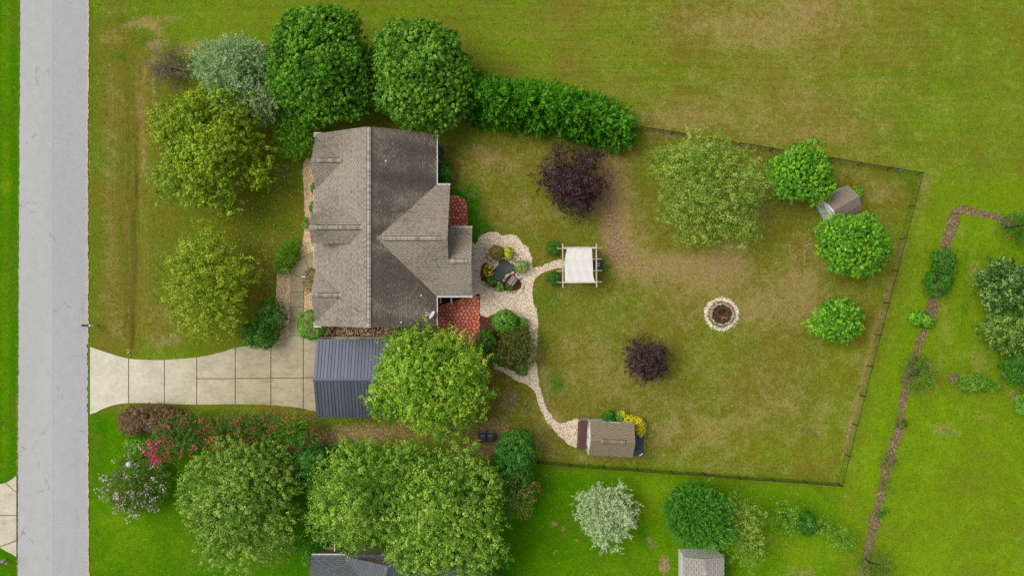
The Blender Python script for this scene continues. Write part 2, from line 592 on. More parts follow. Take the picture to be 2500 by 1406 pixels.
def area2(p):
    return sum(p[i][0] * p[(i + 1) % len(p)][1] - p[(i + 1) % len(p)][0] * p[i][1] for i in range(len(p))) / 2


def clip_convex(poly, win):
    """clip poly by the convex, counter-clockwise window win"""
    if area2(win) < 0:
        win = win[::-1]
    for i in range(len(win)):
        a, b = win[i], win[(i + 1) % len(win)]
        poly = poly_clip(poly, a, (b[1] - a[1], -(b[0] - a[0])))
        if len(poly) < 3:
            return []
    return poly


def inset(poly, d):
    if area2(poly) < 0:
        poly = poly[::-1]
    src = list(poly)
    out = src
    for i in range(len(src)):
        a, b = src[i], src[(i + 1) % len(src)]
        n = (b[1] - a[1], -(b[0] - a[0]))
        L = math.hypot(*n)
        if L < 1e-6:
            continue
        n = (n[0] / L, n[1] / L)
        out = poly_clip(out, (a[0] - n[0] * d, a[1] - n[1] * d), n)
        if len(out) < 3:
            return []
    return out


def smooth_loop(pts, step=.25, jit=.04, seed=1, closed=True):
    """Catmull-Rom through the control points, resampled and roughened"""
    r = random.Random(seed)
    n = len(pts)
    out = []
    for i in range(n if closed else n - 1):
        p0, p1, p2, p3 = (pts[(i - 1) % n], pts[i], pts[(i + 1) % n], pts[(i + 2) % n])
        if not closed:
            p0 = pts[max(i - 1, 0)]
            p3 = pts[min(i + 2, n - 1)]
        L = math.hypot(p2[0] - p1[0], p2[1] - p1[1])
        k = max(1, int(L / step))
        for j in range(k):
            s = j / k
            q = [0, 0]
            for c in (0, 1):
                q[c] = .5 * (2 * p1[c] + (p2[c] - p0[c]) * s + (2 * p0[c] - 5 * p1[c] + 4 * p2[c] - p3[c]) * s * s + (3 * p1[c] - p0[c] - 3 * p2[c] + p3[c]) * s ** 3)
            out.append((q[0] + r.uniform(-jit, jit), q[1] + r.uniform(-jit, jit)))
    if not closed:
        out.append(tuple(pts[-1][:2]))
    return out


def pxl(pts, z=0):
    return [tuple(at(x, y, z)[:2]) for x, y in pts]


def sheet(name, loop, z, mat, depth=.05, parent=None):
    if area2(loop) < 0:
        loop = loop[::-1]
    tris = geometry.tessellate_polygon([[Vector((p[0], p[1], 0)) for p in loop]])
    n = len(loop)
    m = MB()
    vs = [(p[0], p[1], z) for p in loop] + [(p[0], p[1], z - depth) for p in loop]
    fs = []
    for a, b, c in tris:
        pa, pb, pc = loop[a], loop[b], loop[c]
        if (pb[0] - pa[0]) * (pc[1] - pa[1]) - (pb[1] - pa[1]) * (pc[0] - pa[0]) < 0:
            a, c = c, a
        fs.append((a, b, c))
    fs += [(n + i, n + (i + 1) % n, (i + 1) % n, i) for i in range(n)]
    m.mesh(vs, fs)
    return m.build(name, mat, parent)


def inside(P, loop):
    P = np.asarray(P)
    x, y = P[:, 0], P[:, 1]
    r = np.zeros(len(P), bool)
    n = len(loop)
    for i in range(n):
        x1, y1 = loop[i]
        x2, y2 = loop[(i + 1) % n]
        if y1 == y2:
            continue
        c = ((y1 > y) != (y2 > y)) & (x < (x2 - x1) * (y - y1) / (y2 - y1) + x1)
        r ^= c
    return r


def seg_dist(P, loop, closed=True):
    P = np.asarray(P)
    d = np.full(len(P), 1e9)
    n = len(loop)
    for i in range(n if closed else n - 1):
        a = np.array(loop[i], float)
        b = np.array(loop[(i + 1) % n], float)
        ab = b - a
        t_ = np.clip(((P - a) @ ab) / max(ab @ ab, 1e-9), 0, 1)
        q = a + t_[:, None] * ab
        d = np.minimum(d, np.hypot(*(P - q).T))
    return d


def scatter(loop, per_m2, seed, holes=()):
    r = np.random.default_rng(seed)
    L = np.array(loop)
    lo, hi = L.min(0), L.max(0)
    n = int(per_m2 * np.prod(hi - lo))
    P = r.uniform(lo, hi, (n, 2))
    k = inside(P, loop)
    for h in holes:
        k &= ~inside(P, h)
    return P[k]


def np_mesh(name, V, F, tint, mat, parent=None):
    """V (N,3), F (M,k) all faces of k corners"""
    me = bpy.data.meshes.new(name)
    M_, k = F.shape
    me.vertices.add(len(V))
    me.vertices.foreach_set('co', np.ascontiguousarray(V, np.float32).ravel())
    me.loops.add(M_ * k)
    me.loops.foreach_set('vertex_index', np.ascontiguousarray(F, np.int32).ravel())
    me.polygons.add(M_)
    me.polygons.foreach_set('loop_start', np.arange(0, M_ * k, k, dtype=np.int32))
    me.update(calc_edges=True)
    a = me.attributes.new('tint', 'FLOAT', 'FACE')
    a.data.foreach_set('value', np.ascontiguousarray(tint, np.float32))
    me.materials.append(mat)
    o = bpy.data.objects.new(name, me)
    return link(o, parent)


def pebbles(name, P, z, size, mat, seed, parent=None, flat=.32, tint_lo=0.0):
    """low four-sided pebbles (4 triangles each) lying at the points P"""
    r = np.random.default_rng(seed)
    n = len(P)
    s = r.uniform(size[0], size[1], n)
    a = r.uniform(0, 2 * np.pi, n)
    V = np.zeros((n, 5, 3))
    for k in range(4):
        ang = a + k * np.pi / 2 + r.uniform(-.4, .4, n)
        rad = s * r.uniform(.7, 1.1, n)
        V[:, k, 0] = P[:, 0] + rad * np.cos(ang)
        V[:, k, 1] = P[:, 1] + rad * np.sin(ang)
        V[:, k, 2] = z - .004
    V[:, 4, 0] = P[:, 0] + r.uniform(-.3, .3, n) * s
    V[:, 4, 1] = P[:, 1] + r.uniform(-.3, .3, n) * s
    V[:, 4, 2] = z + s * flat
    b = np.arange(n)[:, None] * 5
    F = np.concatenate([np.stack([b[:, 0] + k, b[:, 0] + (k + 1) % 4, b[:, 0] + 4], 1) for k in range(4)])
    tint = np.tile(np.clip(r.normal(.6, .28, n), tint_lo, 1), 4)
    o = np_mesh(name, V.reshape(-1, 3), F, tint, mat, parent)
    return tag(o, kind='stuff')


def chips(name, P, z, size, mat, seed, parent=None, aspect=.45, tilt=.5, zr=.02):
    """flat chips, straws or fallen leaves: one quad each, tilted"""
    r = np.random.default_rng(seed)
    n = len(P)
    N = r.normal(0, tilt, (n, 3))
    N[:, 2] = 1
    c = np.column_stack([P, z + r.uniform(0.004, zr, n)])
    return tag(leaf_quads(name, c, N, r.normal(0, 1, (n, 3)), r.uniform(size[0], size[1], n), aspect, r.uniform(0, 1, n), mat, parent), kind='stuff')


def unit(a):
    return a / np.maximum(np.linalg.norm(a, axis=1, keepdims=True), 1e-9)


def leaf_quads(name, c, N, D, L, aspect, tint, mat, parent=None):
    N = unit(N)
    D = unit(D - N * (D * N).sum(1, keepdims=True))
    B = np.cross(N, D)
    L = np.asarray(L)[:, None]
    W = L * (aspect if np.isscalar(aspect) else np.asarray(aspect)[:, None])
    n = len(c)
    V = np.empty((n, 4, 3))
    V[:, 0] = c - D * L * .5
    V[:, 1] = c + B * W * .5 + D * L * .06 + N * L * .05
    V[:, 2] = c + D * L * .5 - N * L * .06
    V[:, 3] = c - B * W * .5 + D * L * .06 + N * L * .05
    F = np.arange(n * 4).reshape(n, 4)
    return np_mesh(name, V.reshape(-1, 3), F, np.clip(tint, 0, 1), mat, parent)


# ------------------------------------------------------------------ ground
fine_x = np.arange(-47, 47.01, .3)
fine_y = np.arange(-29, 29.01, .3)
far = np.array([2, 6, 14, 30, 70, 150, 320, 700.0])
GX = np.concatenate([-47 - far[::-1], fine_x, fine_x[-1] + far])
GY = np.concatenate([-29 - far[::-1], fine_y, fine_y[-1] + far])
gx, gy = np.meshgrid(GX, GY)
PXY = np.column_stack([gx.ravel() * S + 1250, 703 - gy.ravel() * S])     # back in photograph pixels
x, y = PXY[:, 0], PXY[:, 1]
F_ = {k: np.zeros(len(x)) for k in ('lush', 'lime', 'deep', 'dry', 'bare', 'streak_ns', 'streak_ew', 'rut')}
sig = lambda d, w: 1 / (1 + np.exp(-np.clip(d / w, -40, 40)))


def soft(poly, w=12):
    d = seg_dist(PXY, poly)
    return sig(np.where(inside(PXY, poly), d, -d), w)


def blob(ch, px, py, rx, ry, v, rot=0.0, p=2.0):
    c, s = math.cos(R(rot)), math.sin(R(rot))
    dx, dy = x - px, y - py
    u, w = (dx * c + dy * s) / rx, (-dx * s + dy * c) / ry
    F_[ch] += v * np.exp(-(u * u + w * w) ** (p / 2))


def line(ch, pts, w, v):
    d = seg_dist(PXY, pts, False)
    F_[ch] += v * np.exp(-(d / w) ** 2)


yard = [(1145, 330), (1563, 318), (2254, 430), (2057, 1186), (1310, 1132), (1200, 1100), (1060, 1000), (1060, 330)]
east = [(2262, 430), (2262, -900), (9000, -900), (9000, 9000), (1900, 9000), (2062, 1186)]
south = [(216, 1000), (520, 1000), (900, 1080), (1310, 1134), (2060, 1190), (1900, 9000), (216, 9000)]
west = [(-9000, -9000), (50, -9000), (46, 9000), (-9000, 9000)]
front = [(216, 20), (420, 120), (560, 260), (760, 320), (760, 860), (216, 860)]
w_yard, w_east, w_south, w_west, w_front = soft(yard, 8), soft(east, 16), soft(south, 10), soft(west, 4), soft(front, 30)
ne = sig(430 - y, 14)
w_east = w_east * (1 - ne) + ne * sig(x - 2215, 55)
w_field = np.clip(1 - w_yard - w_east - w_south - w_west - w_front, 0, 1)
F_['lush'] += w_field * (.50 - .32 * sig(x - 1400, 220)) + w_yard * .22 + w_east * (.50 - .14 * ne) + w_south * 1.0 + w_west * 1.05 + w_front * .26
F_['lime'] += w_field * .26 + w_yard * .08 + w_east * (.74 - .36 * ne) + w_south * .45 * sig(x - 1500, 130)
F_['dry'] += w_field * (.06 + .34 * sig(x - 1480, 150)) + w_east * ne * .16 + w_yard * .40 + w_front * .24 + w_east * .12
F_['streak_ns'] += w_front * .62 * np.exp(-((x - 310) / 75) ** 2) * sig(y - 150, 30) * sig(850 - y, 20)
F_['streak_ew'] += w_field * (.45 + .5 * sig(x - 1250, 200)) + w_east * ne * .5
# west strip
for a in ((30, 60, 20, 60, -.35), (30, 700, 22, 90, -.2), (10, 380, 14, 60, -.15), (35, 1000, 18, 60, -.3)):
    blob('lush', *a)
line('lime', [(14, -50), (10, 1160)], 12, .35)
line('bare', [(48, -60), (47, 700), (44, 1400)], 4, .6)
# verge along the road
line('lush', [(224, 0), (219, 400), (219, 830)], 14, .25)
line('bare', [(219, 0), (216, 830)], 3.5, .45)
line('lush', [(219, 1010), (217, 1406)], 8, .2)
# rough corner by the road, top left
for a in ((300, 45, 70, 22, .45, 25), (420, 40, 60, 25, .30, 10), (345, 105, 55, 18, .3, -15), (300, 150, 60, 22, .2), (400, 110, 70, 22, .35)):
    blob('deep', *a[:5], *(a[5:] or (0,)))
for a in ((380, 70, 34, 12, .85, 30), (330, 60, 50, 12, .6, -10), (280, 30, 40, 14, .5), (420, 45, 70, 10, .5), (470, 120, 40, 22, .55), (380, 110, 30, 14, .8), (270, 95, 40, 16, .6)):
    blob('dry', *a[:5], *(a[5:] or (0,)))
for a in ((375, 62, 22, 8, .5, 40), (395, 100, 26, 10, .45), (500, 130, 20, 14, .4)):
    blob('bare', *a[:5], *(a[5:] or (0,)))
# front lawn
line('rut', [(333, 430), (326, 520), (328, 640), (324, 780), (322, 850)], 4.5, .75)
line('rut', [(338, 180), (332, 300), (333, 430)], 4, .35)
line('deep', [(333, 420), (322, 620), (320, 850)], 12, .22)
line('dry', [(375, 150), (345, 170), (340, 260), (352, 420)], 14, .55)
line('dry', [(270, 180), (268, 480), (275, 700)], 22, .28)
line('bare', [(378, 120), (372, 200), (378, 260)], 12, .45)
for a in ((265, 395, 14, 12, .6), (240, 300, 16, 30, .3), (238, 560, 16, 50, .25), (300, 140, 30, 14, .3), (265, 835, 14, 10, .5), (500, 850, 120, 22, .45), (600, 800, 60, 30, .2)):
    blob('deep', *a)
for a in ((290, 800, 24, 40, .4), (385, 800, 50, 60, .35), (260, 740, 30, 60, .2), (420, 835, 40, 16, .3)):
    blob('dry', *a)
for a in ((290, 795, 12, 22, .35), (385, 830, 22, 14, .35), (313, 858, 12, 8, .6), (300, 700, 12, 60, .15)):
    blob('bare', *a)
for a in ((640, 420, 90, 110, .25), (560, 620, 90, 60, .2), (690, 560, 60, 110, .35), (660, 730, 50, 60, .15)):
    blob('deep', *a)
for a in ((690, 420, 34, 70, .35), (655, 700, 20, 46, .3), (580, 730, 40, 30, .2)):
    blob('bare', *a)
# field to the north
for a in ((1900, 70, 180, 60, .45), (1980, 20, 80, 26, .45), (1700, 60, 120, 36, .25), (1650, 290, 90, 26, .45), (1850, 260, 260, 50, .22), (1500, 190, 80, 40, .15), (1960, 330, 200, 30, .25)):
    blob('dry', *a)
for a in ((1640, 306, 46, 11, .55), (1700, 318, 30, 7, .3), (1180, 178, 14, 7, .6), (1195, 196, 12, 6, .5), (1565, 296, 14, 8, .3)):
    blob('bare', *a)
for a in ((1250, 130, 160, 70, .25), (700, 60, 220, 40, .15), (1450, 60, 100, 30, .12), (600, 40, 90, 40, .2)):
    blob('lime', *a)
for a in ((2200, 330, 60, 50, .35), (2080, 230, 140, 50, .25), (2300, 200, 120, 160, .25), (1700, 180, 200, 40, .18)):
    blob('lush', *a)
line('deep', [(700, 95), (600, 80), (520, 105)], 16, .2)
line('dry', [(2258, 440), (2250, 500)], 12, .3)
# back yard
line('deep', [(1115, 480), (1150, 560), (1185, 560)], 28, .6)
for a in ((1160, 500, 34, 60, .7), (1130, 470, 34, 22, .5), (1165, 588, 14, 18, .8), (1120, 350, 60, 22, .55), (1230, 560, 50, 18, .35), (1230, 420, 40, 60, .15),
          (1480, 640, 20, 60, .75), (1490, 600, 14, 26, .4), (1390, 720, 60, 30, .4), (1330, 720, 30, 60, .35), (1350, 830, 30, 90, .25), (1352, 940, 34, 30, .55), (1370, 910, 26, 60, .3),
          (1490, 1010, 70, 16, .3), (1580, 1070, 16, 50, .6), (1420, 1100, 24, 10, .7), (1350, 1080, 60, 20, .2), (1725, 765, 10, 12, .4), (1590, 1120, 40, 14, .4),
          (2225, 450, 22, 34, .7), (2090, 470, 14, 12, .5), (2215, 520, 16, 30, .3)):
    blob('deep', *a)
for a in ((1240, 400, 90, 40, .25), (1190, 380, 40, 22, .35), (1280, 520, 60, 40, .30), (1500, 480, 40, 100, .55), (1520, 590, 40, 60, .6), (1560, 640, 60, 30, .3), (1750, 650, 100, 40, .35),
          (1830, 740, 160, 60, .25), (1420, 860, 90, 60, .18), (1960, 690, 60, 70, .35), (1900, 760, 120, 60, .2), (1640, 700, 120, 90, .12), (1800, 940, 200, 80, .1),
          (1680, 1060, 120, 40, .35), (1900, 1010, 120, 60, .18), (1500, 930, 120, 60, .2), (1330, 1060, 60, 60, .25), (1480, 1120, 80, 10, .35), (1740, 1140, 140, 20, .15), (1850, 470, 50, 140, .15), (2160, 470, 60, 30, .25)):
    blob('dry', *a)
for a in ((1495, 560, 26, 60, .30), (1530, 640, 30, 16, .3), (1860, 640, 26, 60, .22), (1790, 705, 40, 14, .25), (1620, 650, 60, 14, .22), (1900, 690, 50, 20, .22)):
    blob('bare', *a)
for a in ((1512, 610, 36, 30, .48), (1492, 500, 14, 70, .4), (1490, 430, 12, 40, .32), (1760, 640, 60, 26, .42, -20), (1735, 680, 30, 12, .38), (1950, 640, 30, 60, .32), (1975, 600, 18, 40, .35),
          (1240, 980, 34, 46, .55), (1225, 1050, 60, 20, .42), (1955, 1040, 14, 16, .5), (1640, 330, 60, 10, .22), (1585, 345, 30, 12, .3), (1800, 365, 110, 8, .25, 9), (2215, 485, 10, 20, .25), (1165, 370, 24, 20, .35), (1105, 440, 8, 40, .45), (1070, 400, 12, 40, .6), (1915, 610, 40, 50, .15), (1285, 960, 30, 22, .2)):
    blob('bare', *a[:5], *(a[5:] or (0,)))
for a in ((860, 1060, 110, 34, .46), (1120, 1040, 90, 40, .40), (1190, 1090, 50, 24, .46), (760, 1080, 70, 40, .34), (1000, 1050, 140, 60, .36), (1150, 1130, 90, 40, .4), (720, 1110, 60, 40, .4)):
    blob('bare', *a)
for a in ((2050, 900, 60, 260, .3), (1900, 1100, 220, 60, .35), (2130, 640, 40, 120, .25), (1700, 880, 120, 60, .1)):
    blob('lime', *a)
line('deep', [(1260, 690), (1310, 740), (1325, 830), (1318, 930), (1345, 1000), (1380, 1020)], 14, .3)
line('dry', [(1322, 870), (1335, 985), (1365, 1020)], 12, .4)
line('bare', [(2060, 1110), (2115, 880), (2200, 590)], 5, .25)
line('dry', [(2062, 1110), (2120, 880), (2205, 590)], 9, .5)
line('bare', [(1570, 322), (1900, 372)], 7, .35)
# strip along the drive, south side
line('lush', [(300, 990), (560, 1000), (760, 1005)], 16, -.35)
line('bare', [(690, 1000), (770, 1015)], 14, .3)
blob('deep', 250, 1060, 22, 70, .5)
blob('bare', 300, 1050, 8, 40, .3)
blob('dry', 500, 1380, 60, 30, .35)
blob('dry', 620, 1340, 50, 24, .3)
for a in ((280, 1300, 30, 60, .3), (470, 1350, 40, 60, -.25), (330, 1380, 20, 60, -.2)):
    blob('lush', *a)
# neighbour's lawn, south
blob('lime', 330, 1330, 170, 90, .30)
blob('lime', 290, 1150, 40, 160, .25)
for a in ((1290, 1250, 60, 80, .45), (1370, 1180, 70, 30, .5), (1280, 1340, 60, 50, .3), (1240, 1400, 40, 60, .4), (1570, 1310, 26, 40, .6), (1560, 1390, 40, 26, .3), (1820, 1380, 26, 60, .3)):
    blob('deep', *a)
for a in ((1590, 1220, 40, 46, .6), (1500, 1390, 60, 30, .35), (1980, 1350, 80, 40, .35), (1920, 1195, 80, 20, .25), (2070, 1250, 30, 60, .3)):
    blob('lime', *a)
for a in ((1352, 1278, 11, 8, .85), (1375, 1292, 7, 6, .7), (1583, 1316, 9, 8, .75), (1595, 1332, 12, 8, .75), (1622, 1380, 14, 24, .95), (1408, 1318, 7, 6, .6), (1510, 1345, 8, 6, .6), (1358, 1345, 6, 6, .6), (1350, 1358, 6, 6, .5), (1398, 1225, 5, 4, .5), (1332, 1162, 5, 4, .7), (1544, 1380, 9, 5, .5), (2064, 1213, 5, 10, .7), (1925, 1225, 26, 8, .3), (1878, 1240, 8, 6, .5)):
    blob('bare', *a)
for a in ((1950, 1395, 70, 20, .6), (1890, 1320, 40, 24, .35), (1385, 1290, 30, 24, .35), (1330, 1200, 40, 20, .2)):
    blob('dry', *a)
# east lawns
line('lush', [(2235, 700), (2140, 1100), (2080, 1300)], 14, .3)
line('dry', [(2275, 430), (2245, 640), (2190, 850)], 14, .22)
line('lush', [(2400, 560), (2370, 640), (2370, 700)], 26, .35)
line('deep', [(2360, 620), (2362, 720), (2340, 840)], 15, .45)
for a in ((2440, 600, 60, 26, .4), (2345, 850, 20, 60, .4), (2300, 1010, 60, 40, .2), (2230, 1200, 26, 60, .2), (2480, 1050, 30, 60, .3), (2300, 1120, 60, 60, .15)):
    blob('lush', *a)
for a in ((2380, 660, 20, 50, .5), (2345, 560, 14, 26, .35), (2305, 800, 26, 90, .45), (2390, 880, 50, 40, .4), (2390, 1010, 50, 34, .35), (2300, 1050, 26, 20, .5), (2440, 930, 30, 26, .4), (2290, 930, 14, 60, .3), (2490, 1320, 16, 60, .35), (2240, 1110, 20, 50, .2)):
    blob('dry', *a)
for a in ((2375, 680, 14, 40, .35), (2295, 1048, 14, 10, .5), (2480, 968, 20, 20, .75), (2420, 850, 30, 30, .35), (2450, 740, 40, 20, .4)):
    blob('bare', *a)
line('bare', [(1482, 400), (1490, 490), (1503, 580), (1535, 634), (1610, 648)], 27, .26)
line('dry', [(1480, 380), (1490, 490), (1503, 590), (1545, 645), (1700, 660), (1780, 640)], 40, .40)
F_['bare'] *= 1.28
F_['dry'] *= 1.05
zz = np.zeros(len(x))
sw = np.exp(-((x - 330) / 26) ** 2) * sig(y - 120, 40) * sig(835 - y, 8)
zz -= .22 * sw
nx, ny = len(GX), len(GY)
idx = np.arange(nx * ny).reshape(ny, nx)
Fg = np.stack([idx[:-1, :-1], idx[:-1, 1:], idx[1:, 1:], idx[1:, :-1]], -1).reshape(-1, 4)
ground = np_mesh('lawn', np.column_stack([gx.ravel(), gy.ravel(), zz]), Fg, np.full(len(Fg), .5), M['lawn'])
tag(ground, kind='structure')
for k, v in F_.items():
    a = ground.data.attributes.new(k, 'FLOAT', 'POINT')
    a.data.foreach_set('value', v.astype(np.float32))

# ------------------------------------------------------------------ road, drives, walk
def edge(pts, seed, amp):
    r = random.Random(seed)
    out = []
    for (x0, y0), (x1, y1) in zip(pts, pts[1:]):
        k = max(1, int(abs(y1 - y0) / 6))
        out += [(x0 + (x1 - x0) * j / k + r.uniform(-amp, amp), y0 + (y1 - y0) * j / k) for j in range(k)]
    return out + [pts[-1]]


le = edge([(53, -1500), (51, 0), (48, 420), (46, 900), (44, 1406), (44, 3000)], 3, 1.2)
re_ = edge([(217, -1500), (216, 0), (213, 420), (214, 900), (216, 1406), (217, 3000)], 4, 2.2)
road = sheet('road', pxl(le + re_[::-1]), .05, M['asphalt'], .12)
road.data.transform(Matrix.Translation((1119.0 / S, 0, 0)))
road.location.x = -1119.0 / S
tag(road, kind='structure')
gr = edge([(214, -1500), (213, 0), (210, 420), (211, 840)], 5, 1.2)
gr2 = edge([(219, -1500), (218.5, 0), (215.5, 420), (217, 840)], 6, 1.6)
tag(sheet('road_edge', pxl(gr + gr2[::-1]), .058, M['edge_grit'], .1), kind='structure')
gr = edge([(211, 1012), (212, 1406), (213, 3000)], 15, 1.4)
gr2 = edge([(216, 1012), (218.5, 1406), (219.5, 3000)], 16, 1.6)
tag(sheet('road_edge', pxl(gr + gr2[::-1]), .058, M['edge_grit'], .1), kind='structure')

# driveway: slabs cut from the outline by the joints
top = smooth_loop(pxl([(220, 846), (258, 859), (310, 874), (360, 878), (402, 878), (480, 872), (540, 860), (575, 849), (640, 838), (690, 828), (712, 821), (775, 821)]), .3, 0, 1, False)
bot = smooth_loop(pxl([(960, 1004), (775, 1003), (741, 996), (662, 988), (575, 986), (480, 987), (402, 985), (330, 983), (290, 986), (255, 996), (236, 1006), (220, 1011)]), .3, 0, 1, False)
drive_loop = top + [tuple(at(960, 821)[:2])] + bot
drv = sheet('driveway', drive_loop, .035, M['joint'], .08)
tag(drv, kind='structure')


def column(loop, x0, x1):
    """slice of the drive between two joints, as one polygon (upper edge and lower edge interpolated)"""
    def cut(edge_, xx):
        for a, b in zip(edge_, edge_[1:]):
            if min(a[0], b[0]) <= xx <= max(a[0], b[0]) and a[0] != b[0]:
                return (xx, a[1] + (b[1] - a[1]) * (xx - a[0]) / (b[0] - a[0]))
        return min(edge_, key=lambda p: abs(p[0] - xx))
    up = [cut(top_, x0)] + [p for p in top_ if x0 < p[0] < x1] + [cut(top_, x1)]
    dn = [cut(bot_, x1)] + [p for p in sorted(bot_, key=lambda p: -p[0]) if x0 < p[0] < x1] + [cut(bot_, x0)]
    return up, dn


top_ = top + [tuple(at(960, 821)[:2])]
bot_ = bot
joints = [at(px, 900)[0] for px in (220, 315, 402, 481, 575, 662, 741, 850, 960)]
g = .034
for i in range(len(joints) - 1):
    x0, x1 = joints[i] + g, joints[i + 1] - g
    up, dn = column(None, x0, x1)
    ym = at(0, 924 - (i - 3) * .8)[1]
    parts = [[p for p in up] + [p for p in dn]]
    if i >= 3:
        parts = [up + [(x1, ym + g), (x0, ym + g)], [(x0, ym - g), (x1, ym - g)] + dn]
    for pl in parts:
        o = sheet('concrete_slab', pl, .075, M['drive'], .06, drv)
# joint strip that separates the drive from the road
nb = sheet('neighbour_driveway', pxl([(42, 1157), (34, 1165), (22, 1174), (8, 1179), (-200, 1180), (-200, 1330), (0, 1336), (14, 1344), (30, 1352), (42, 1360)]), .035, M['joint'], .08)
tag(nb, kind='structure')
for pl in ([(41, 1159), (34, 1166), (22, 1174.5), (15, 1177), (41, 1200)], [(13.5, 1178), (8, 1180), (-199, 1181), (-199, 1256), (41, 1256), (41, 1202)],
           [(-199, 1258), (41, 1258), (41, 1317), (5, 1331), (-199, 1328)], [(41, 1319.5), (7, 1332), (0, 1334.5), (14, 1343), (30, 1351), (41, 1358)]):
    sheet('concrete_slab', pxl(pl), .07, M['drive2'], .06, nb)

walk = sheet('front_walk', pxl([(708, 822), (709, 668), (715, 652), (730, 634), (750, 620), (776, 612), (776, 662), (757, 664), (745, 670), (742, 680), (742, 822)]), .03, M['joint'], .06)
tag(walk, kind='structure')
for pl in ([(709, 820), (709.5, 785), (741, 785), (741, 820)], [(709.5, 783.5), (709.5, 750), (741, 750), (741, 783.5)],
           [(709.5, 748.5), (709.5, 714), (741, 714), (741, 748.5)], [(709.5, 712.5), (710, 668.5), (741, 679.5), (741, 712.5)],
           [(710.5, 667), (716, 652), (731, 635), (743, 627), (756, 663), (746, 668.5), (741.5, 678)], [(744, 626), (751, 621), (775, 613.5), (775, 661), (757.5, 662.5)]):
    sheet('concrete_slab', pxl(pl), .065, M['walk'], .05, walk)

# ------------------------------------------------------------------ beds and gravel
fb1 = smooth_loop(pxl([(742, 396), (770, 394), (776, 470), (776, 614), (752, 619), (735, 630), (733, 612), (740, 585), (744, 540), (743, 470)]), .3, .03, 2)
fb2 = smooth_loop(pxl([(742, 682), (748, 668), (776, 660), (776, 830), (744, 820), (742, 760)]), .3, .02, 3)
fb3 = smooth_loop(pxl([(709, 668), (709, 820), (690, 828), (672, 826), (668, 800), (672, 750), (676, 700), (680, 662)]), .3, .03, 4)
fb4 = smooth_loop(pxl([(776, 800), (860, 796), (960, 796), (1060, 800), (1060, 830), (960, 828), (800, 826), (776, 828)]), .3, .02, 5)
for i, lp in enumerate((fb1, fb2, fb3)):
    o = tag(sheet('gravel_bed', lp, .016, M['tan_sheet'], .03), kind='structure')
    pebbles('tan_gravel', scatter(lp, 190, 20 + i), .02, (.03, .075), M['tan_pebble'], 30 + i, o)
o = tag(sheet('mulch_bed', fb4, .016, M['mulch_sheet'], .03), kind='structure')
P = scatter(fb4, 130, 50)
pebbles('tan_gravel', P[P[:, 1] > at(0, 819)[1]], .02, (.03, .07), M['tan_pebble'], 34, o, tint_lo=.0)

pad = smooth_loop(pxl([(1146, 592), (1160, 598), (1172, 578), (1188, 569), (1212, 567), (1226, 576), (1244, 571), (1262, 577), (1276, 596), (1290, 606), (1299, 632), (1301, 652), (1320, 650), (1345, 640), (1372, 634),
                       (1380, 640), (1380, 652), (1350, 657), (1322, 668), (1308, 680), (1301, 695), (1301, 735), (1310, 756), (1314, 784), (1312, 812), (1312, 845), (1308, 872), (1312, 905), (1316, 935), (1326, 975), (1342, 1008), (1360, 1030),
                       (1378, 1032), (1400, 1024), (1414, 1024), (1414, 1086), (1396, 1090), (1380, 1076), (1352, 1050), (1330, 1020), (1314, 985), (1304, 955), (1288, 940), (1262, 928), (1236, 912), (1206, 898), (1212, 890),
                       (1245, 902), (1270, 914), (1286, 915), (1290, 890), (1296, 860), (1296, 820), (1288, 795), (1270, 776), (1240, 764), (1205, 768), (1190, 774), (1174, 770), (1171, 718), (1146, 716)]), .22, .045, 6)
tag(sheet('gravel_path', pad, .022, M['gravel_sheet'], .04), kind='structure')
pond_bed = smooth_loop(pxl([(1178, 646), (1186, 640), (1200, 648), (1226, 644), (1250, 652), (1266, 670), (1275, 690), (1268, 706), (1250, 713), (1222, 712), (1196, 704), (1178, 692), (1173, 672)]), .2, .03, 7)
bed_o = tag(sheet('pond_bed', pond_bed, .03, M['mulch_sheet'], .04), kind='structure')
shrub_bed = smooth_loop(pxl([(1171, 771), (1192, 775), (1210, 768), (1240, 765), (1268, 778), (1286, 796), (1294, 820), (1294, 860), (1290, 890), (1282, 912), (1260, 908), (1235, 896), (1205, 888), (1180, 850), (1160, 822), (1172, 812)]), .22, .03, 8)
bed2_o = tag(sheet('shrub_bed', shrub_bed, .028, M['mulch_sheet'], .04), kind='structure')
gp = scatter(pad, 150, 60, (pond_bed, shrub_bed))
pebbles('pale_gravel', gp, .026, (.03, .075), M['gravel_base'], 61)
rock_zone = pxl([(1180, 604), (1200, 596), (1250, 606), (1272, 624), (1272, 646), (1250, 652), (1186, 640)])
chips('mulch', scatter(rock_zone, 40, 66), .05, (.08, .18), M['mulch_chip'], 67, bed_o)
chips('mulch', scatter(pond_bed, 120, 62), .034, (.06, .14), M['mulch_chip'], 63, bed_o)
chips('mulch', scatter(shrub_bed, 120, 64), .032, (.06, .14), M['mulch_chip'], 65, bed2_o)

# long border in the garden to the east
def ribbon(cl, w, seed):
    r = random.Random(seed)
    c = smooth_loop(cl, .35, 0, 1, False)
    Lf, Rt = [], []
    for i, p in enumerate(c):
        q0, q1 = c[max(i - 1, 0)], c[min(i + 1, len(c) - 1)]
        d = Vector((q1[0] - q0[0], q1[1] - q0[1])).normalized()
        a = w * (.92 + .22 * math.sin(i * .37 + seed) + .16 * math.sin(i * .91 + 2)) / 2
        Lf.append((p[0] - d.y * (a + r.uniform(-.15, .13)), p[1] + d.x * (a + r.uniform(-.15, .13))))
        Rt.append((p[0] + d.y * (a + r.uniform(-.15, .13)), p[1] - d.x * (a + r.uniform(-.15, .13))))
    return Lf + Rt[::-1]


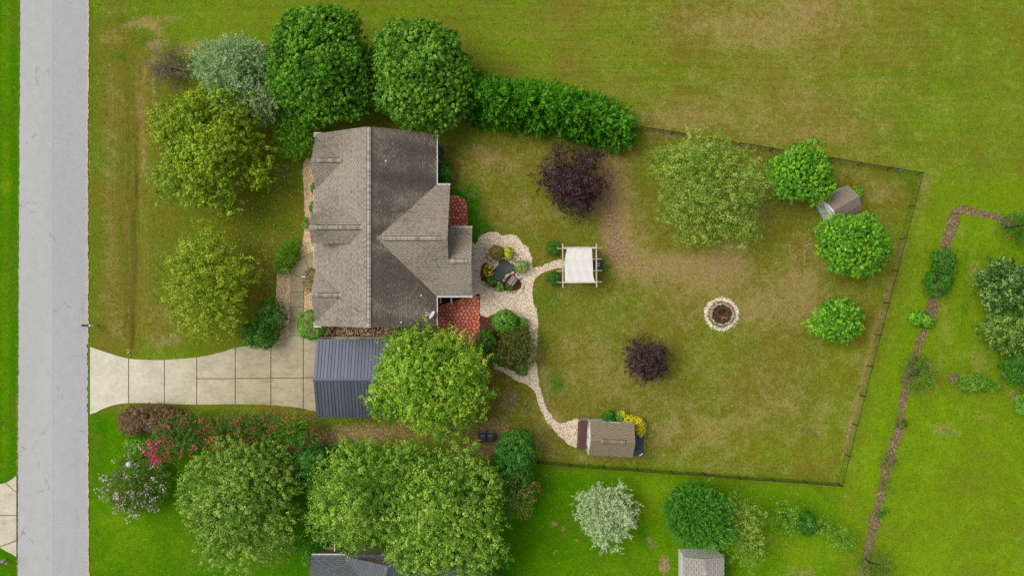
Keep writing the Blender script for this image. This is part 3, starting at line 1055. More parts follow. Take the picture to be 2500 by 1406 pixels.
bord = ribbon(pxl([(2470, 552), (2435, 532), (2390, 520), (2350, 512), (2334, 520), (2318, 566), (2308, 612), (2296, 660), (2284, 720), (2272, 770), (2255, 815), (2240, 850), (2228, 890), (2212, 940), (2203, 990), (2198, 1040), (2182, 1085), (2170, 1130), (2156, 1180), (2146, 1230), (2134, 1280), (2126, 1320), (2112, 1370), (2098, 1430)]), .84, 2)
bo = tag(sheet('garden_border', bord, .016, M['straw_sheet'], .03), kind='structure')
chips('bark_mulch', scatter(bord, 60, 71), .02, (.08, .2), M['straw_chip'], 72, bo, .5)
for (px, py, rx, ry) in ((2332, 923, 16, 15),):
    lp = smooth_loop([tuple(at(px + rx * math.cos(a * .7854), py + ry * math.sin(a * .7854))[:2]) for a in range(8)], .2, .03, 9)
    o = tag(sheet('mulch_ring', lp, .02, M['straw_sheet'], .03), kind='structure')
    chips('bark_mulch', scatter(lp, 70, 73), .024, (.07, .16), M['straw_chip'], 74, o, .5)

# fallen leaves under the trees by the street
LP = np.concatenate([np.column_stack([NP.normal(at(px, py)[0], sx, n), NP.normal(at(px, py)[1], sy, n)]) for px, py, sx, sy, n in
                     ((645, 440, 1.8, 2.6, 420), (640, 660, 1.8, 2.0, 420), (520, 700, 2.2, 2.6, 300), (600, 780, 2.0, 1.2, 160), (520, 420, 2.6, 2.6, 200), (720, 930, 2.0, 1.4, 90), (1150, 1010, 1.8, 1.2, 150), (860, 1060, 2.2, .8, 120))])
LP = LP[(LP[:, 0] < at(742, 0)[0]) | (LP[:, 1] < at(0, 826)[1])]
chips('fallen_leaves', LP, .03, (.07, .14), M['b_yellow'], 75, None, .7, .3)

# ------------------------------------------------------------------ roofs and houses
def shingles(mb, poly, expo=.145, tab=.2, seed=1, lift=.012, base=.5, stain=None):
    """courses of shingle tabs over a convex roof plane"""
    r = random.Random(seed)
    poly = [Vector(p) for p in poly]
    n = (poly[1] - poly[0]).cross(poly[2] - poly[0]).normalized()
    if n.z < 0:
        poly = poly[::-1]
        n = -n
    d = (Vector((0, 0, -1)) + n * n.z).normalized()
    a = n.cross(d).normalized()
    o = poly[0]
    P2 = [((p - o).dot(a), (p - o).dot(d)) for p in poly]
    v0, v1 = min(p[1] for p in P2), max(p[1] for p in P2)
    u0, u1 = min(p[0] for p in P2), max(p[0] for p in P2)
    k = int((v1 - v0) / expo) + 1
    for i in range(k):
        vb = v1 - i * expo
        vt = max(vb - expo, v0)
        u = u0 - tab * (1 + (i % 2) * 1.0 + r.uniform(0, .25))
        row = r.uniform(-.04, .04)
        j = 0
        while u < u1:
            w = tab * r.uniform(.9, 1.1)
            short = .034 if j % 2 else 0.0
            q = [(u + .004, vt), (u + w - .004, vt), (u + w - .004, vb - short), (u + .004, vb - short)]
            q = clip_convex(q, P2)
            if len(q) >= 3:
                pts = []
                for (uu, vv) in q:
                    s = (vv - vt) / expo
                    pts.append(o + a * uu + d * vv + n * (lift * (.35 + s) + (0 if short else .006)))
                if (pts[1] - pts[0]).cross(pts[2] - pts[0]).dot(n) < 0:
                    pts = pts[::-1]
                mb.poly(pts, min(1, max(0, r.gauss(base, .05) + row * .6 + (stain(o + a * u + d * vb) if stain else 0))))
            u += w
            j += 1


def slab_down(mb, poly, th=.14, mi=0, mi_side=1):
    n = len(poly)
    vs = list(poly) + [(p[0], p[1], p[2] - th) for p in poly]
    i0 = len(mb.v)
    mb.v += [tuple(p) for p in vs]
    fs = [(tuple(range(n)), mi), (tuple(range(2 * n - 1, n - 1, -1)), mi_side)] + [((i, n + i, n + (i + 1) % n, (i + 1) % n), mi_side) for i in range(n)]
    for f, m in fs:
        mb.f.append(tuple(i0 + k for k in f))
        mb.t.append(.5)
        mb.mi.append(m)


def ridge_caps(parent, a, b, up_pitch, mat, name='ridge_cap', w=.30, expo=.145, lift=.05, seed=1):
    """folded caps laid along a ridge from a to b; each is an object"""
    a, b = Vector(a), Vector(b)
    L = (b - a).length
    d = (b - a).normalized()
    s = d.cross(Vector((0, 0, 1))).normalized()
    r = random.Random(seed)
    meshes = []
    for k in range(5):
        m = MB()
        dz = w / 2 * up_pitch
        e = expo * .96
        A = Vector((0, 0, .012))
        B = Vector((e, 0, 0))
        m.poly([A, B, B + Vector((0, -w / 2, -dz)), A + Vector((0, -w / 2, -dz))][::-1], .2 + .18 * k)
        m.poly([A, B, B + Vector((0, w / 2, -dz)), A + Vector((0, w / 2, -dz))], .2 + .18 * k)
        m.poly([A, A + Vector((0, -w / 2, -dz)), A + Vector((0, -w / 2, -dz - .02)), A + Vector((0, 0, -.02)), A + Vector((0, w / 2, -dz - .02)), A + Vector((0, w / 2, -dz))], .1)
        meshes.append(m.data('ridge_cap', mat))
    ang = math.atan2(d.y, d.x)
    for k in range(int(L / expo)):
        o = bpy.data.objects.new(name, meshes[r.randrange(5)])
        link(o, parent)
        o.location = a + d * (k * expo) + Vector((0, 0, lift))
        o.rotation_euler = (0, 0, ang)


def ridge_vent(mb, a, b, w, h, pitch):
    a, b = Vector(a), Vector(b)
    d = (b - a).normalized()
    s = Vector((-d.y, d.x, 0)).normalized()
    pr = [(-w / 2, -w / 2 * pitch), (0, 0), (w / 2, -w / 2 * pitch)]
    bt = [a + s * q[0] + Vector((0, 0, q[1] - .02)) for q in pr] + [b + s * q[0] + Vector((0, 0, q[1] - .02)) for q in pr]
    tp = [p + Vector((0, 0, h + .02)) for p in bt]
    vs = bt + tp
    mb.mesh(vs, [(6, 7, 10, 9), (7, 8, 11, 10), (0, 6, 9, 3), (2, 5, 11, 8), (0, 1, 7, 6), (1, 2, 8, 7), (3, 9, 10, 4), (4, 10, 11, 5)])


def gutter(parent, a, b, out, mat=None, w=.12, h=.11):
    """open trough along an eave; hangers cross it"""
    a, b, out = Vector(a), Vector(b), Vector(out).normalized()
    m = MB()
    d = (b - a).normalized()
    z = Vector((0, 0, 1))
    t_ = .018
    for (q, ww, hh, off) in ((out * 0, t_, h, 0), (out * (w - t_), t_ * 2.0, h, .01), (out * (w / 2), w - 2 * t_, t_, -h / 2 + t_ / 2)):
        c0 = a + q + z * off
        c1 = b + q + z * off
        m.beam(c0 - z * .03, c1 - z * .03, ww, hh)
    n = int((b - a).length / .8)
    for k in range(n + 1):
        p = a + d * ((k + .5) * (b - a).length / (n + 1))
        m.beam(p, p + out * w, .03, .015)
    return m.build('gutter', mat or M['white'], parent)


# ---- the main house
XW, XE, XR = -15.85, -6.10, -10.975
YS, YN = -3.05, 12.40
HE, HR = 3.10, 6.35
PM = (HR - HE) / (XR - XW)
hz = lambda X: HE + PM * (X - XW)
house = thing('brick_house', 'large house with brown shingle roof, front gables and wide rear wing', 'house', ((XW + XE) / 2, (YS + YN) / 2, 0))
house.name = 'family_house'
HO = Vector(house.location)
J = lambda *p: tuple(Vector(p) - HO)

planes = {
    'west': [J(XW, YS, HE), J(XR, YS, HR), J(XR, YN, HR), J(XW, YN, HE)],
    'east': [J(XE, YS, HE), J(XE, YN, HE), J(XR, YN, HR), J(XR, YS, HR)],
}
# rear wing
XB, YB0, YB1, YBR = -4.98, -.63, 8.29, 3.83
HB = 6.0
PB = (HB - HE) / (YB1 - YBR)
xv = XR + (HR - HB) / PM
planes['wing_n'] = [J(XE, YB1, HE), J(xv, YBR, HB), J(XB, YBR, HB), J(XB, YB1, HE)]
planes['wing_s'] = [J(XE, YB0, HE), J(XB, YB0, HE), J(XB, YBR, HB), J(xv, YBR, HB)]
# low sun room at the end of the wing
XL, YL0, YL1, YLR, HL = -3.2, -.63, 4.85, 2.11, 4.88
planes['room_n'] = [J(XB - .3, YL1, HE), J(XB - .3, YLR, HL), J(XL, YLR, HL), J(XL, YL1, HE)]
planes['room_s'] = [J(XB - .01, YL0, HE), J(XL, YL0, HE), J(XL, YLR, HL), J(XB - .01, YLR, HL)]
# three front gables
def front_gable(key, yc, half, he, hr, xf, xfr):
    xe = XW + (he - HE) / PM
    xr = XW + (hr - HE) / PM
    planes[key + '_n'] = [J(xf, yc + half, he), J(xe + .01, yc + half, he + .002), J(xr, yc, hr), J(xfr, yc, hr)]
    planes[key + '_s'] = [J(xf, yc - half, he), J(xfr, yc, hr), J(xr, yc, hr), J(xe + .01, yc - half, he + .002)]
    return (xfr, yc, hr), (xr, yc, hr), (hr - he) / half


gA = front_gable('ga', 10.02, 2.12, HE + .06, 4.85, XW + .04, XW + .06)
gC = front_gable('gc', -.57, 2.14, HE + .06, 4.85, XW + .04, XW + .06)
gB = front_gable('gb', 4.66, 1.18, 5.25, 6.12, -15.66, -15.62)
roof = MB()
shg = MB()
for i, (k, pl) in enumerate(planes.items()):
    c = sum((Vector(p) for p in pl), Vector()) / len(pl)
    n = (Vector(pl[1]) - Vector(pl[0])).cross(Vector(pl[2]) - Vector(pl[0]))
    if n.z < 0:
        pl = pl[::-1]
    slab_down(roof, pl, .16 if k in ('west', 'east') else .12)
    if k == 'east':      # algae streaks down from the ridge; lower base tint paints in slope's shade
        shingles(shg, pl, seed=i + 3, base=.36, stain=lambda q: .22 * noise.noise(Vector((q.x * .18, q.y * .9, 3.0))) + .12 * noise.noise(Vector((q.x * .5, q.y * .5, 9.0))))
    else:
        shingles(shg, pl, seed=i + 3, base=.56, stain=lambda q: .16 * noise.noise(Vector((q.x * .35, q.y * .35, 5.0))))
ro = roof.build('roof', [M['roof_deck'], M['trim_tan']], house)
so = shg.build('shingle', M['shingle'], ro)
tag(so, kind='stuff')
vent = MB()
ridge_vent(vent, J(XR, YS + .45, HR), J(XR, YN, HR), .42, .045, PM)
ridge_vent(vent, J(xv + .6, YBR, HB), J(XB - .5, YBR, HB), .42, .045, PB)
ridge_vent(vent, J(-4.6, YLR, HL), J(-3.45, YLR, HL), .42, .04, .65)
for g_ in (gA, gB, gC):
    a, b, p = g_
    ridge_vent(vent, J(a[0] + .5, a[1], a[2]), J(b[0] - .35, b[1], b[2]), .42, .04, p)
vent.build('ridge_vent', M['roof_deck'], ro)
CAP = M['shingle_cap']
ridge_caps(ro, J(XR, YS, HR), J(XR, YN, HR), PM, CAP, seed=1, lift=.06)
ridge_caps(ro, J(xv, YBR, HB), J(XB, YBR, HB), PB, CAP, seed=2, lift=.06)
ridge_caps(ro, J(XB, YLR, HL), J(XL, YLR, HL), .65, CAP, seed=3, lift=.055)
for k, g_ in enumerate((gA, gB, gC)):
    ridge_caps(ro, J(*g_[0]), J(*g_[1]), g_[2], CAP, seed=4 + k, lift=.055)
# walls
wl_ = MB()
def wall_gable_x(mb, x0, x1, y0, y1, zt, pitch_h):   # ridge along y
    mb.prism([J(x0, y0, 0), J(x1, y0, 0), J(x1, y0, zt), J((x0 + x1) / 2, y0, pitch_h), J(x0, y0, zt)],
             [J(x0, y1, 0), J(x1, y1, 0), J(x1, y1, zt), J((x0 + x1) / 2, y1, pitch_h), J(x0, y1, zt)])
def wall_gable_y(mb, x0, x1, y0, y1, zt, pitch_h):   # ridge along x
    mb.prism([J(x0, y0, 0), J(x0, y0, zt), J(x0, (y0 + y1) / 2, pitch_h), J(x0, y1, zt), J(x0, y1, 0)],
             [J(x1, y0, 0), J(x1, y0, zt), J(x1, (y0 + y1) / 2, pitch_h), J(x1, y1, zt), J(x1, y1, 0)])
wall_gable_x(wl_, XW + .4, XE - .4, YS + .3, YN - .3, HE - .05, HR - .3)
wall_gable_y(wl_, XR + 1, XB - .3, YB0 + .4, YB1 - .4, HE - .05, HB - .3)
wall_gable_y(wl_, XB - 1, XL - .3, YL0 + .42, YL1 - .35, HE - .06, HL - .3)
wall_gable_y(wl_, XW + .3, XW + 2.2, 10.02 - 1.9, 10.02 + 1.9, HE - .02, 4.5)
wall_gable_y(wl_, XW + .3, XW + 2.2, -.57 - 1.9, -.57 + 1.9, HE - .02, 4.5)
wall_gable_y(wl_, XW + .45, XW + 4.3, 4.66 - .95, 4.66 + .95, 5.0, 5.8)
wl_.build('wall', M['beige'], house)
win_m = {}
def window(parent, c, axis, w=1.0, h=1.3):
    f = MB(); p = MB()
    if axis == 'x':
        f.box(c, (.08, w, h)); p.box((c[0] + (.045 if c[0] > 0 else -.045), c[1], c[2]), (.012, w - .16, h - .16))
    else:
        f.box(c, (w, .08, h)); p.box((c[0], c[1] + (.045 if c[1] > 0 else -.045), c[2]), (w - .16, .012, h - .16))
    fo = f.build('window', M['white'], parent)
    p.build('pane', M['glass'], fo)
for yy in (9.4, 10.7, -1.2, .1, 6.6):
    window(house, J(XW + .30 if yy != 6.6 else XW + .40, yy, 1.6), 'x')
for yy in (11.0, 9.4):
    window(house, J(XE - .40, yy, 1.6), 'x')
for yy in (1.0, 3.0):
    window(house, J(XL - .30, yy, 1.6), 'x')
d_ = MB(); d_.box(J(XW + .39, 4.66, 1.05), (.07, .95, 2.1)); do = d_.build('door', M['deck_dark'], house)
d_ = MB(); d_.box(J(XW + .34, 4.3, 1.0), (.06, .06, .06)); d_.build('handle', M['grey_metal'], do)
# gutters
gz = HE - .02
gutter(house, J(XE, YB1 + .12, gz), J(XE, YN, gz), (1, 0, 0))
gutter(house, J(XE + .0, YB1, gz), J(XB, YB1, gz), (0, 1, 0))
gutter(house, J(XB + .02, YL1, gz), J(XL, YL1, gz), (0, 1, 0))
gutter(house, J(XL, YB0, gz), J(XE, YB0, gz), (0, -1, 0))
gutter(house, J(XE, YB0 - .13, gz), J(XE, YS, gz), (1, 0, 0))
gutter(house, J(XW, 7.9, gz), J(XW, 5.85, gz), (-1, 0, 0))
gutter(house, J(XW, 3.48, gz), J(XW, 1.58, gz), (-1, 0, 0))
gutter(house, J(XW, YN, gz), J(XW, 12.14, gz), (-1, 0, 0))
gutter(house, J(XW, -2.71, gz), J(XW, YS, gz), (-1, 0, 0))
rt = MB()
rt.box(J(XW + .2, YN + .06, gz - .02), (.62, .10, .12)); rt.build('eave_return', M['white'], house)
rt = MB()
rt.box(J(XW + .2, YS - .06, gz - .02), (.62, .10, .12)); rt.build('eave_return', M['white'], house)
# roof pipes
for (px, py, r_, ht, mt) in ((943, 394, .05, .34, 'white'), (1029, 721, .06, .30, 'white'), (980, 787, .06, .30, 'white')):
    p = at(px, py, 5.6 if px < 1000 else 4.6)
    z = HE + PM * (XE - p.x)
    p = at(px, py, z)
    m = MB()
    m.cyl(J(p.x, p.y, z - .1), r_, ht, 10)
    m.box(J(p.x, p.y, z + .02), (.28, .26, .03), ry=math.atan(PM), mi=1)
    m.build('vent_pipe', [M[mt], M['grey_metal']], ro)

# satellite dish on the south-east corner of the roof
p = at(1054, 770, 4.0)
zr = HE + PM * (XE - p.x)
dish = thing('satellite_dish', 'white satellite dish on the roof edge above the red patio', 'satellite dish', (p.x, p.y, zr))
m = MB()
nrm = Vector((-.62, .40, .42)).normalized()
q = nrm.to_track_quat('Z', 'Y').to_matrix()
rings = []
for i, (rr, dz) in enumerate(((0, 0), (.15, .012), (.28, .05), (.36, .085))):
    rings.append([q @ Vector((rr * 1.0 * math.cos(a * math.pi / 8), rr * .85 * math.sin(a * math.pi / 8), dz)) + Vector((.05, 0, .45)) for a in range(16)])
for i in range(3):
    for a in range(16):
        m.poly([rings[i][a], rings[i][(a + 1) % 16], rings[i + 1][(a + 1) % 16], rings[i + 1][a]])
m.build('reflector', M['white'], dish)
m = MB(); m.tube([(0, 0, -.05), (0, 0, .25), (.04, 0, .44)], .03, 8); m.box((0, 0, .01), (.22, .2, .03), ry=.5); m.build('mast', M['grey_metal'], dish)
m = MB(); m.beam((.06, .0, .30), (-.46, .22, .42), .04); m.beam((.05, .02, .30), (-.46, .0, .40), .035); m.build('feed_arm', M['white'], dish)
m = MB(); m.box((-.48, .22, .43), (.1, .08, .08)); m.box((-.48, .0, .41), (.08, .12, .07)); m.build('receiver', M['white'], dish)

# rear steps with white rails
steps = thing('porch_steps', 'dark wooden steps with two white rails below the rear eave', 'steps', tuple(at(1091, 731)))
m = MB()
so_ = Vector(steps.location)
a, b = at(1078, 724) - so_, at(1104, 740) - so_
for i in range(4):
    y1 = a.y + .35 - i * .24
    m.box(((a.x + b.x) / 2, y1, .62 - i * .17), (b.x - a.x - .04, .25, .04))
m.build('tread', M['deck_dark'], steps)
m = MB()
for i in range(4):
    y1 = a.y + .35 - i * .24
    m.box(((a.x + b.x) / 2, y1 + .11, .53 - i * .17), (b.x - a.x - .08, .02, .15))
m.build('riser', M['deck_dark'], steps)
for xx in (a.x, b.x):
    m = MB()
    m.beam((xx, a.y + .4, 1.32), (xx, a.y - .52, 1.0), .12, .06)
    m.beam((xx, a.y + .36, 0), (xx, a.y + .36, 1.28), .07)
    m.beam((xx, a.y - .46, 0), (xx, a.y - .46, 1.0), .09)
    m.beam((xx, a.y + .4, .9), (xx, a.y - .5, .42), .05, .05)
    m.build('handrail', M['white'], steps)

# ------------------------------------------------------------------ red patios: irregular stones
def patio(poly_px, spacing, seed, name='patio'):
    pl = pxl(poly_px)
    if area2(pl) < 0:
        pl = pl[::-1]
    base = tag(sheet(name, pl, .02, M['mortar'], .05), kind='structure')
    r = random.Random(seed)
    xs = [p[0] for p in pl]; ys = [p[1] for p in pl]
    seeds = []
    row = 0
    yv = min(ys) - spacing
    while yv < max(ys) + spacing:
        xv_ = min(xs) - spacing + (spacing * .5 if row % 2 else 0)
        while xv_ < max(xs) + spacing:
            seeds.append((xv_ + r.uniform(-.27, .27) * spacing, yv + r.uniform(-.27, .27) * spacing))
            xv_ += spacing
        yv += spacing * .88
        row += 1
    for s in seeds:
        cell = [(s[0] - spacing * 1.2, s[1] - spacing * 1.2), (s[0] + spacing * 1.2, s[1] - spacing * 1.2), (s[0] + spacing * 1.2, s[1] + spacing * 1.2), (s[0] - spacing * 1.2, s[1] + spacing * 1.2)]
        for q in seeds:
            if q is s or abs(q[0] - s[0]) > 2.4 * spacing or abs(q[1] - s[1]) > 2.4 * spacing:
                continue
            cell = poly_clip(cell, ((s[0] + q[0]) / 2, (s[1] + q[1]) / 2), (q[0] - s[0], q[1] - s[1]))
            if len(cell) < 3:
                break
        if len(cell) < 3:
            continue
        cell = clip_convex(cell, pl)
        if len(cell) < 3 or abs(area2(cell)) < .008:
            continue
        cell = inset(cell, .022)
        if len(cell) < 3:
            continue
        top_in = inset(cell, .012)
        m = MB()
        tn = min(1, max(0, r.gauss(.5, .22)))
        zt = .044 + r.uniform(-.006, .006)
        if len(top_in) == len(cell):
            m.prism([(p[0] - s[0], p[1] - s[1], .018) for p in cell], [(p[0] - s[0], p[1] - s[1], zt) for p in top_in], tn)
        else:
            m.extrude([(p[0] - s[0], p[1] - s[1]) for p in cell], .018, zt, tn)
        m.build('paving_stone', M['paver'], base, (s[0], s[1], 0))
    return base


patio([(1064, 724), (1150, 722), (1170, 716), (1172, 770), (1172, 822), (1164, 842), (1060, 842)], .33, 5)
patio([(1090, 474), (1112, 476), (1134, 484), (1141, 500), (1144, 556), (1090, 556)], .33, 6)

# ------------------------------------------------------------------ carport
cx0, cx1 = -15.86, -9.4
cy0, cyr, cy1 = -10.5, -7.33, -4.155
ce, cr = 2.6, 3.75
cp = thing('carport', 'metal carport with slate blue ribbed roof at the end of the driveway', 'carport', ((cx0 + cx1) / 2, cyr, 0))
co_ = Vector(cp.location)
nP = 24
pw = (cx1 - cx0) / nP
pit = (cr - ce) / (cy1 - cyr)
for side in (1, -1):
    ye = (cy1 if side > 0 else cy0) - co_.y
    base_mesh = []
    for tn in (.2, .5, .8):
        m = MB()
        yr = side * .06
        zf = lambda yy: cr - abs(yy) * pit
        prof = [(-pw / 2 + .010, 0), (-pw / 2 + .03, .0), (pw / 2 - .045, 0), (pw / 2 - .038, .045), (pw / 2 - .018, .045), (pw / 2 - .010, 0)]
        for (u0_, h0), (u1_, h1) in zip(prof, prof[1:]):
            q = [(u0_, yr, zf(yr) + h0), (u1_, yr, zf(yr) + h1), (u1_, ye, zf(ye) + h1), (u0_, ye, zf(ye) + h0)]
            m.poly(q if side < 0 else q[::-1], tn)
        me = m.data('roof_panel', M['roof_metal'])
        base_mesh.append(me)
    for i in range(nP):
        o = bpy.data.objects.new('roof_panel', base_mesh[rnd.randrange(3)])
        link(o, cp)
        o.location = (cx0 - co_.x + (i + .5) * pw, 0, 0)
m = MB()
for side in (1, -1):
    ye = (cy1 if side > 0 else cy0) - co_.y
    q = [(cx0 - co_.x, 0, cr - .03), (cx1 - co_.x, 0, cr - .03), (cx1 - co_.x, ye, ce - .03), (cx0 - co_.x, ye, ce - .03)]
    m.poly(q if side < 0 else q[::-1])
m.build('seam_shade_sheet', M['blackmetal'], cp)  # added black sheet, seen through panel gaps as the seams' shadow lines
m = MB()
m.prism([(cx0 - co_.x - .02, -.11, cr - .04), (cx0 - co_.x - .02, 0, cr + .012), (cx0 - co_.x - .02, .11, cr - .04), (cx0 - co_.x - .02, 0, cr - .03)],
        [(cx1 - co_.x + .02, -.11, cr - .04), (cx1 - co_.x + .02, 0, cr + .012), (cx1 - co_.x + .02, .11, cr - .04), (cx1 - co_.x + .02, 0, cr - .03)], .9)
for f in range(len(m.f)):
    pass
rc_ = m.build('ridge_cap', M['roof_metal'], cp)
rc_.location.z = .055
for xx in (cx0 + .15, (cx0 + cx1) / 2, cx1 - .15):
    for yy in (cy0 + .12, cy1 - .12):
        m = MB()
        m.beam((xx - co_.x, yy - co_.y, 0), (xx - co_.x, yy - co_.y, ce - .03), .09)
        m.build('post', M['grey_metal'], cp)
    m = MB()
    m.beam((xx - co_.x, cy0 + .12 - co_.y, ce - .06), (xx - co_.x, 0, cr - .1), .07)
    m.beam((xx - co_.x, cy1 - .12 - co_.y, ce - .06), (xx - co_.x, 0, cr - .1), .07)
    m.build('rafter', M['grey_metal'], cp)

# ------------------------------------------------------------------ neighbour's house to the south
nh = thing('neighbour_house', 'neighbouring house with charcoal shingle roof half hidden by trees', 'house', (-11.0, -26.0, 0))
no_ = Vector(nh.location)
Q = lambda *p: tuple(Vector(p) - no_)
nroof, nsh = MB(), MB()
gx0, gx1, gyf, ghr = -13.4, -6.1, -21.85, 5.55
nplanes = [
    [Q(-16.15, -21.5, 3.1), Q(-16.15, -27.0, 6.4), Q(-2, -27.0, 6.4), Q(-2, -21.5, 3.1)][::-1],
    [Q(-16.15, -32.5, 3.1), Q(-2, -32.5, 3.1), Q(-2, -27.0, 6.4), Q(-16.15, -27.0, 6.4)],
    [Q(gx0, gyf + 0.0, 3.16), Q(-9.75, gyf, ghr), Q(-9.75, -26.1, ghr + .02), Q(gx0, -21.9, 3.18)][::-1],
    [Q(gx1, gyf + 0.0, 3.16), Q(gx1, -21.9, 3.18), Q(-9.75, -26.1, ghr + .02), Q(-9.75, gyf, ghr)][::-1],
]
nplanes[2] = [Q(gx0, -20.2, 3.16), Q(gx0, -21.6, 3.17), Q(-9.75, -25.6, ghr), Q(-9.75, -20.9, ghr)]
nplanes[3] = [Q(gx1, -20.2, 3.16), Q(-9.75, -20.9, ghr), Q(-9.75, -25.6, ghr), Q(gx1, -21.6, 3.17)]
gyf = -21.6
nplanes[2] = [Q(gx0, gyf, 3.16), Q(gx0, gyf - .05, 3.16), Q(-9.75, -25.6, ghr), Q(-9.75, gyf, ghr)]
nplanes[3] = [Q(gx1, gyf, 3.16), Q(-9.75, gyf, ghr), Q(-9.75, -25.6, ghr), Q(gx1, gyf - .05, 3.16)]
for i, pl in enumerate(nplanes):
    n = (Vector(pl[1]) - Vector(pl[0])).cross(Vector(pl[2]) - Vector(pl[0]))
    if n.z < 0:
        pl = pl[::-1]
    slab_down(nroof, pl, .14)
    shingles(nsh, pl, .16, .32, 40 + i)
nr = nroof.build('roof', [M['roof_deck_grey'], M['white']], nh)
tag(nsh.build('shingle', M['shingle_grey'], nr), kind='stuff')
ridge_caps(nr, Q(-9.75, gyf, ghr), Q(-9.75, -24.5, ghr), .62, M['shingle_grey'], seed=9)
m = MB()
m.prism([Q(gx0 + .3, gyf - .25, 0), Q(gx1 - .3, gyf - .25, 0), Q(gx1 - .3, gyf - .25, 3.1), Q(-9.75, gyf - .25, ghr - .25), Q(gx0 + .3, gyf - .25, 3.1)],
        [Q(gx0 + .3, -24, 0), Q(gx1 - .3, -24, 0), Q(gx1 - .3, -24, 3.1), Q(-9.75, -24, ghr - .25), Q(gx0 + .3, -24, 3.1)])
m.box(Q(-9.1, -27, 1.5), (13.3, 10.2, 3.0))
m.build('wall', M['beige'], nh)
gutter(nh, Q(-16.15, -21.5, 3.08), Q(gx0 - .05, -21.5, 3.08), (0, 1, 0))
ld = thing('landing', 'small beige concrete landing beside the neighbouring house gutter', 'landing', tuple(at(800, 1342)))
m = MB()
m.extrude([tuple((at(px, py, .4) - Vector(ld.location))[:2]) for px, py in ((783, 1354), (793, 1333), (816, 1334), (816, 1354))][::-1], 0, .45)
m.build('slab', M['walk'], ld)
m = MB()
m.beam(at(783, 1354, .5) - Vector(ld.location), at(793.5, 1332.5, .5) - Vector(ld.location), .12, .12)
m.beam(at(793, 1332.5, .5) - Vector(ld.location), at(817, 1333.5, .5) - Vector(ld.location), .08, .12)
m.build('edging', M['grey_plank'], ld)
ds = MB()
ds.tube([at(817, 1345, 2.9) - no_, at(817, 1329, 2.95) - no_], .05, 8)
ds.tube([at(817, 1329, 2.95) - no_, at(817.5, 1327.5, 2.8) - no_ - Vector((0, 0, 2.4))], .05, 8)
ds.build('downspout', M['white'], nh)


# ------------------------------------------------------------------ sheds
def gable_shed(root, L, W, he, hr, mats, roof_over, ridge_along='x', tab=.24, expo=.2, seed=1):
    """body and shingled roof, ridge along local x"""
    wall, shm, deck, side = mats
    m = MB()
    x0, x1, y0, y1 = -L / 2, L / 2, -W / 2, W / 2
    dz = .06
    m.prism([(x0, y0, 0), (x0, y0, he - dz), (x0, 0, hr - dz - .02), (x0, y1, he - dz), (x0, y1, 0)],
            [(x1, y0, 0), (x1, y0, he - dz), (x1, 0, hr - dz - .02), (x1, y1, he - dz), (x1, y1, 0)])
    m.build('wall', wall, root)
    ov = roof_over
    p = (hr - he) / (W / 2)
    ze = he - ov * p
    pls = [[(x0 - ov, y0 - ov, ze), (x1 + ov, y0 - ov, ze), (x1 + ov, 0, hr), (x0 - ov, 0, hr)], [(x0 - ov, y1 + ov, ze), (x0 - ov, 0, hr), (x1 + ov, 0, hr), (x1 + ov, y1 + ov, ze)]]
    r_, s_ = MB(), MB()
    for i, pl in enumerate(pls):
        slab_down(r_, pl, .07)
        shingles(s_, pl, expo, tab, seed + i)
    ro = r_.build('roof', [deck, side], root)
    tag(s_.build('shingle', shm, ro), kind='stuff')
    return ro, p


# white garden shed, south
p = at(1494, 1075, 2.6)
shed = thing('garden_shed', 'white garden shed with tan shingle roof and red-brown deck', 'shed', (p.x, p.y, 0), R(-2.7))
SL, SW, she, shr = 3.52, 2.66, 2.15, 3.35
sro, sp_ = gable_shed(shed, SL, SW, she, shr, (M['white'], M['shingle_tan'], M['roof_deck'], M['white']), .04, seed=60, tab=.34, expo=.14)
m = MB(); ridge_vent(m, (-1.0, 0, shr), (1.05, 0, shr), .40, .045, sp_); m.build('ridge_vent', M['roof_deck'], sro)
ridge_caps(sro, (-1.0, 0, shr), (1.05, 0, shr), sp_, M['shingle_tan'], lift=.058, expo=.2, w=.34, seed=62)
for s in (-1, 1):
    m = MB()
    m.box((-SL / 2 - .03, s * .43, 1.05), (.05, .82, 1.85))
    do = m.build('door', M['white'], shed)
    m = MB()
    for (dy, dz, w_, h_) in ((0, .9, .82, .07), (0, -.9, .82, .07), (-.38, 0, .07, 1.85), (.38, 0, .07, 1.85), (0, 0, .82, .07)):
        m.box((-SL / 2 - .07, s * .43 + dy, 1.05 + dz), (.035, w_, h_))
    m.build('door_trim', M['white'], do)
    m = MB(); m.box((-SL / 2 - .11, s * .1, 1.05), (.05, .03, .18)); m.build('handle', M['blackmetal'], do)
m = MB()
for s in (-1, 1):
    m.beam((-SL / 2 - .05, s * SW / 2, she - .12), (-SL / 2 - .05, 0, shr - .12), .06, .12)
    m.box((-SL / 2 - .03, s * (SW / 2 - .05), 1.05), (.06, .1, 2.1))
m.build('trim_board', M['white'], shed)
wf = MB(); wf.box((.25, SW / 2 + .03, 1.45), (.75, .07, .75)); wo = wf.build('window', M['white'], shed)
wf = MB(); wf.box((.25, SW / 2 + .07, 1.45), (.6, .02, .6)); wf.build('pane', M['glass'], wo)
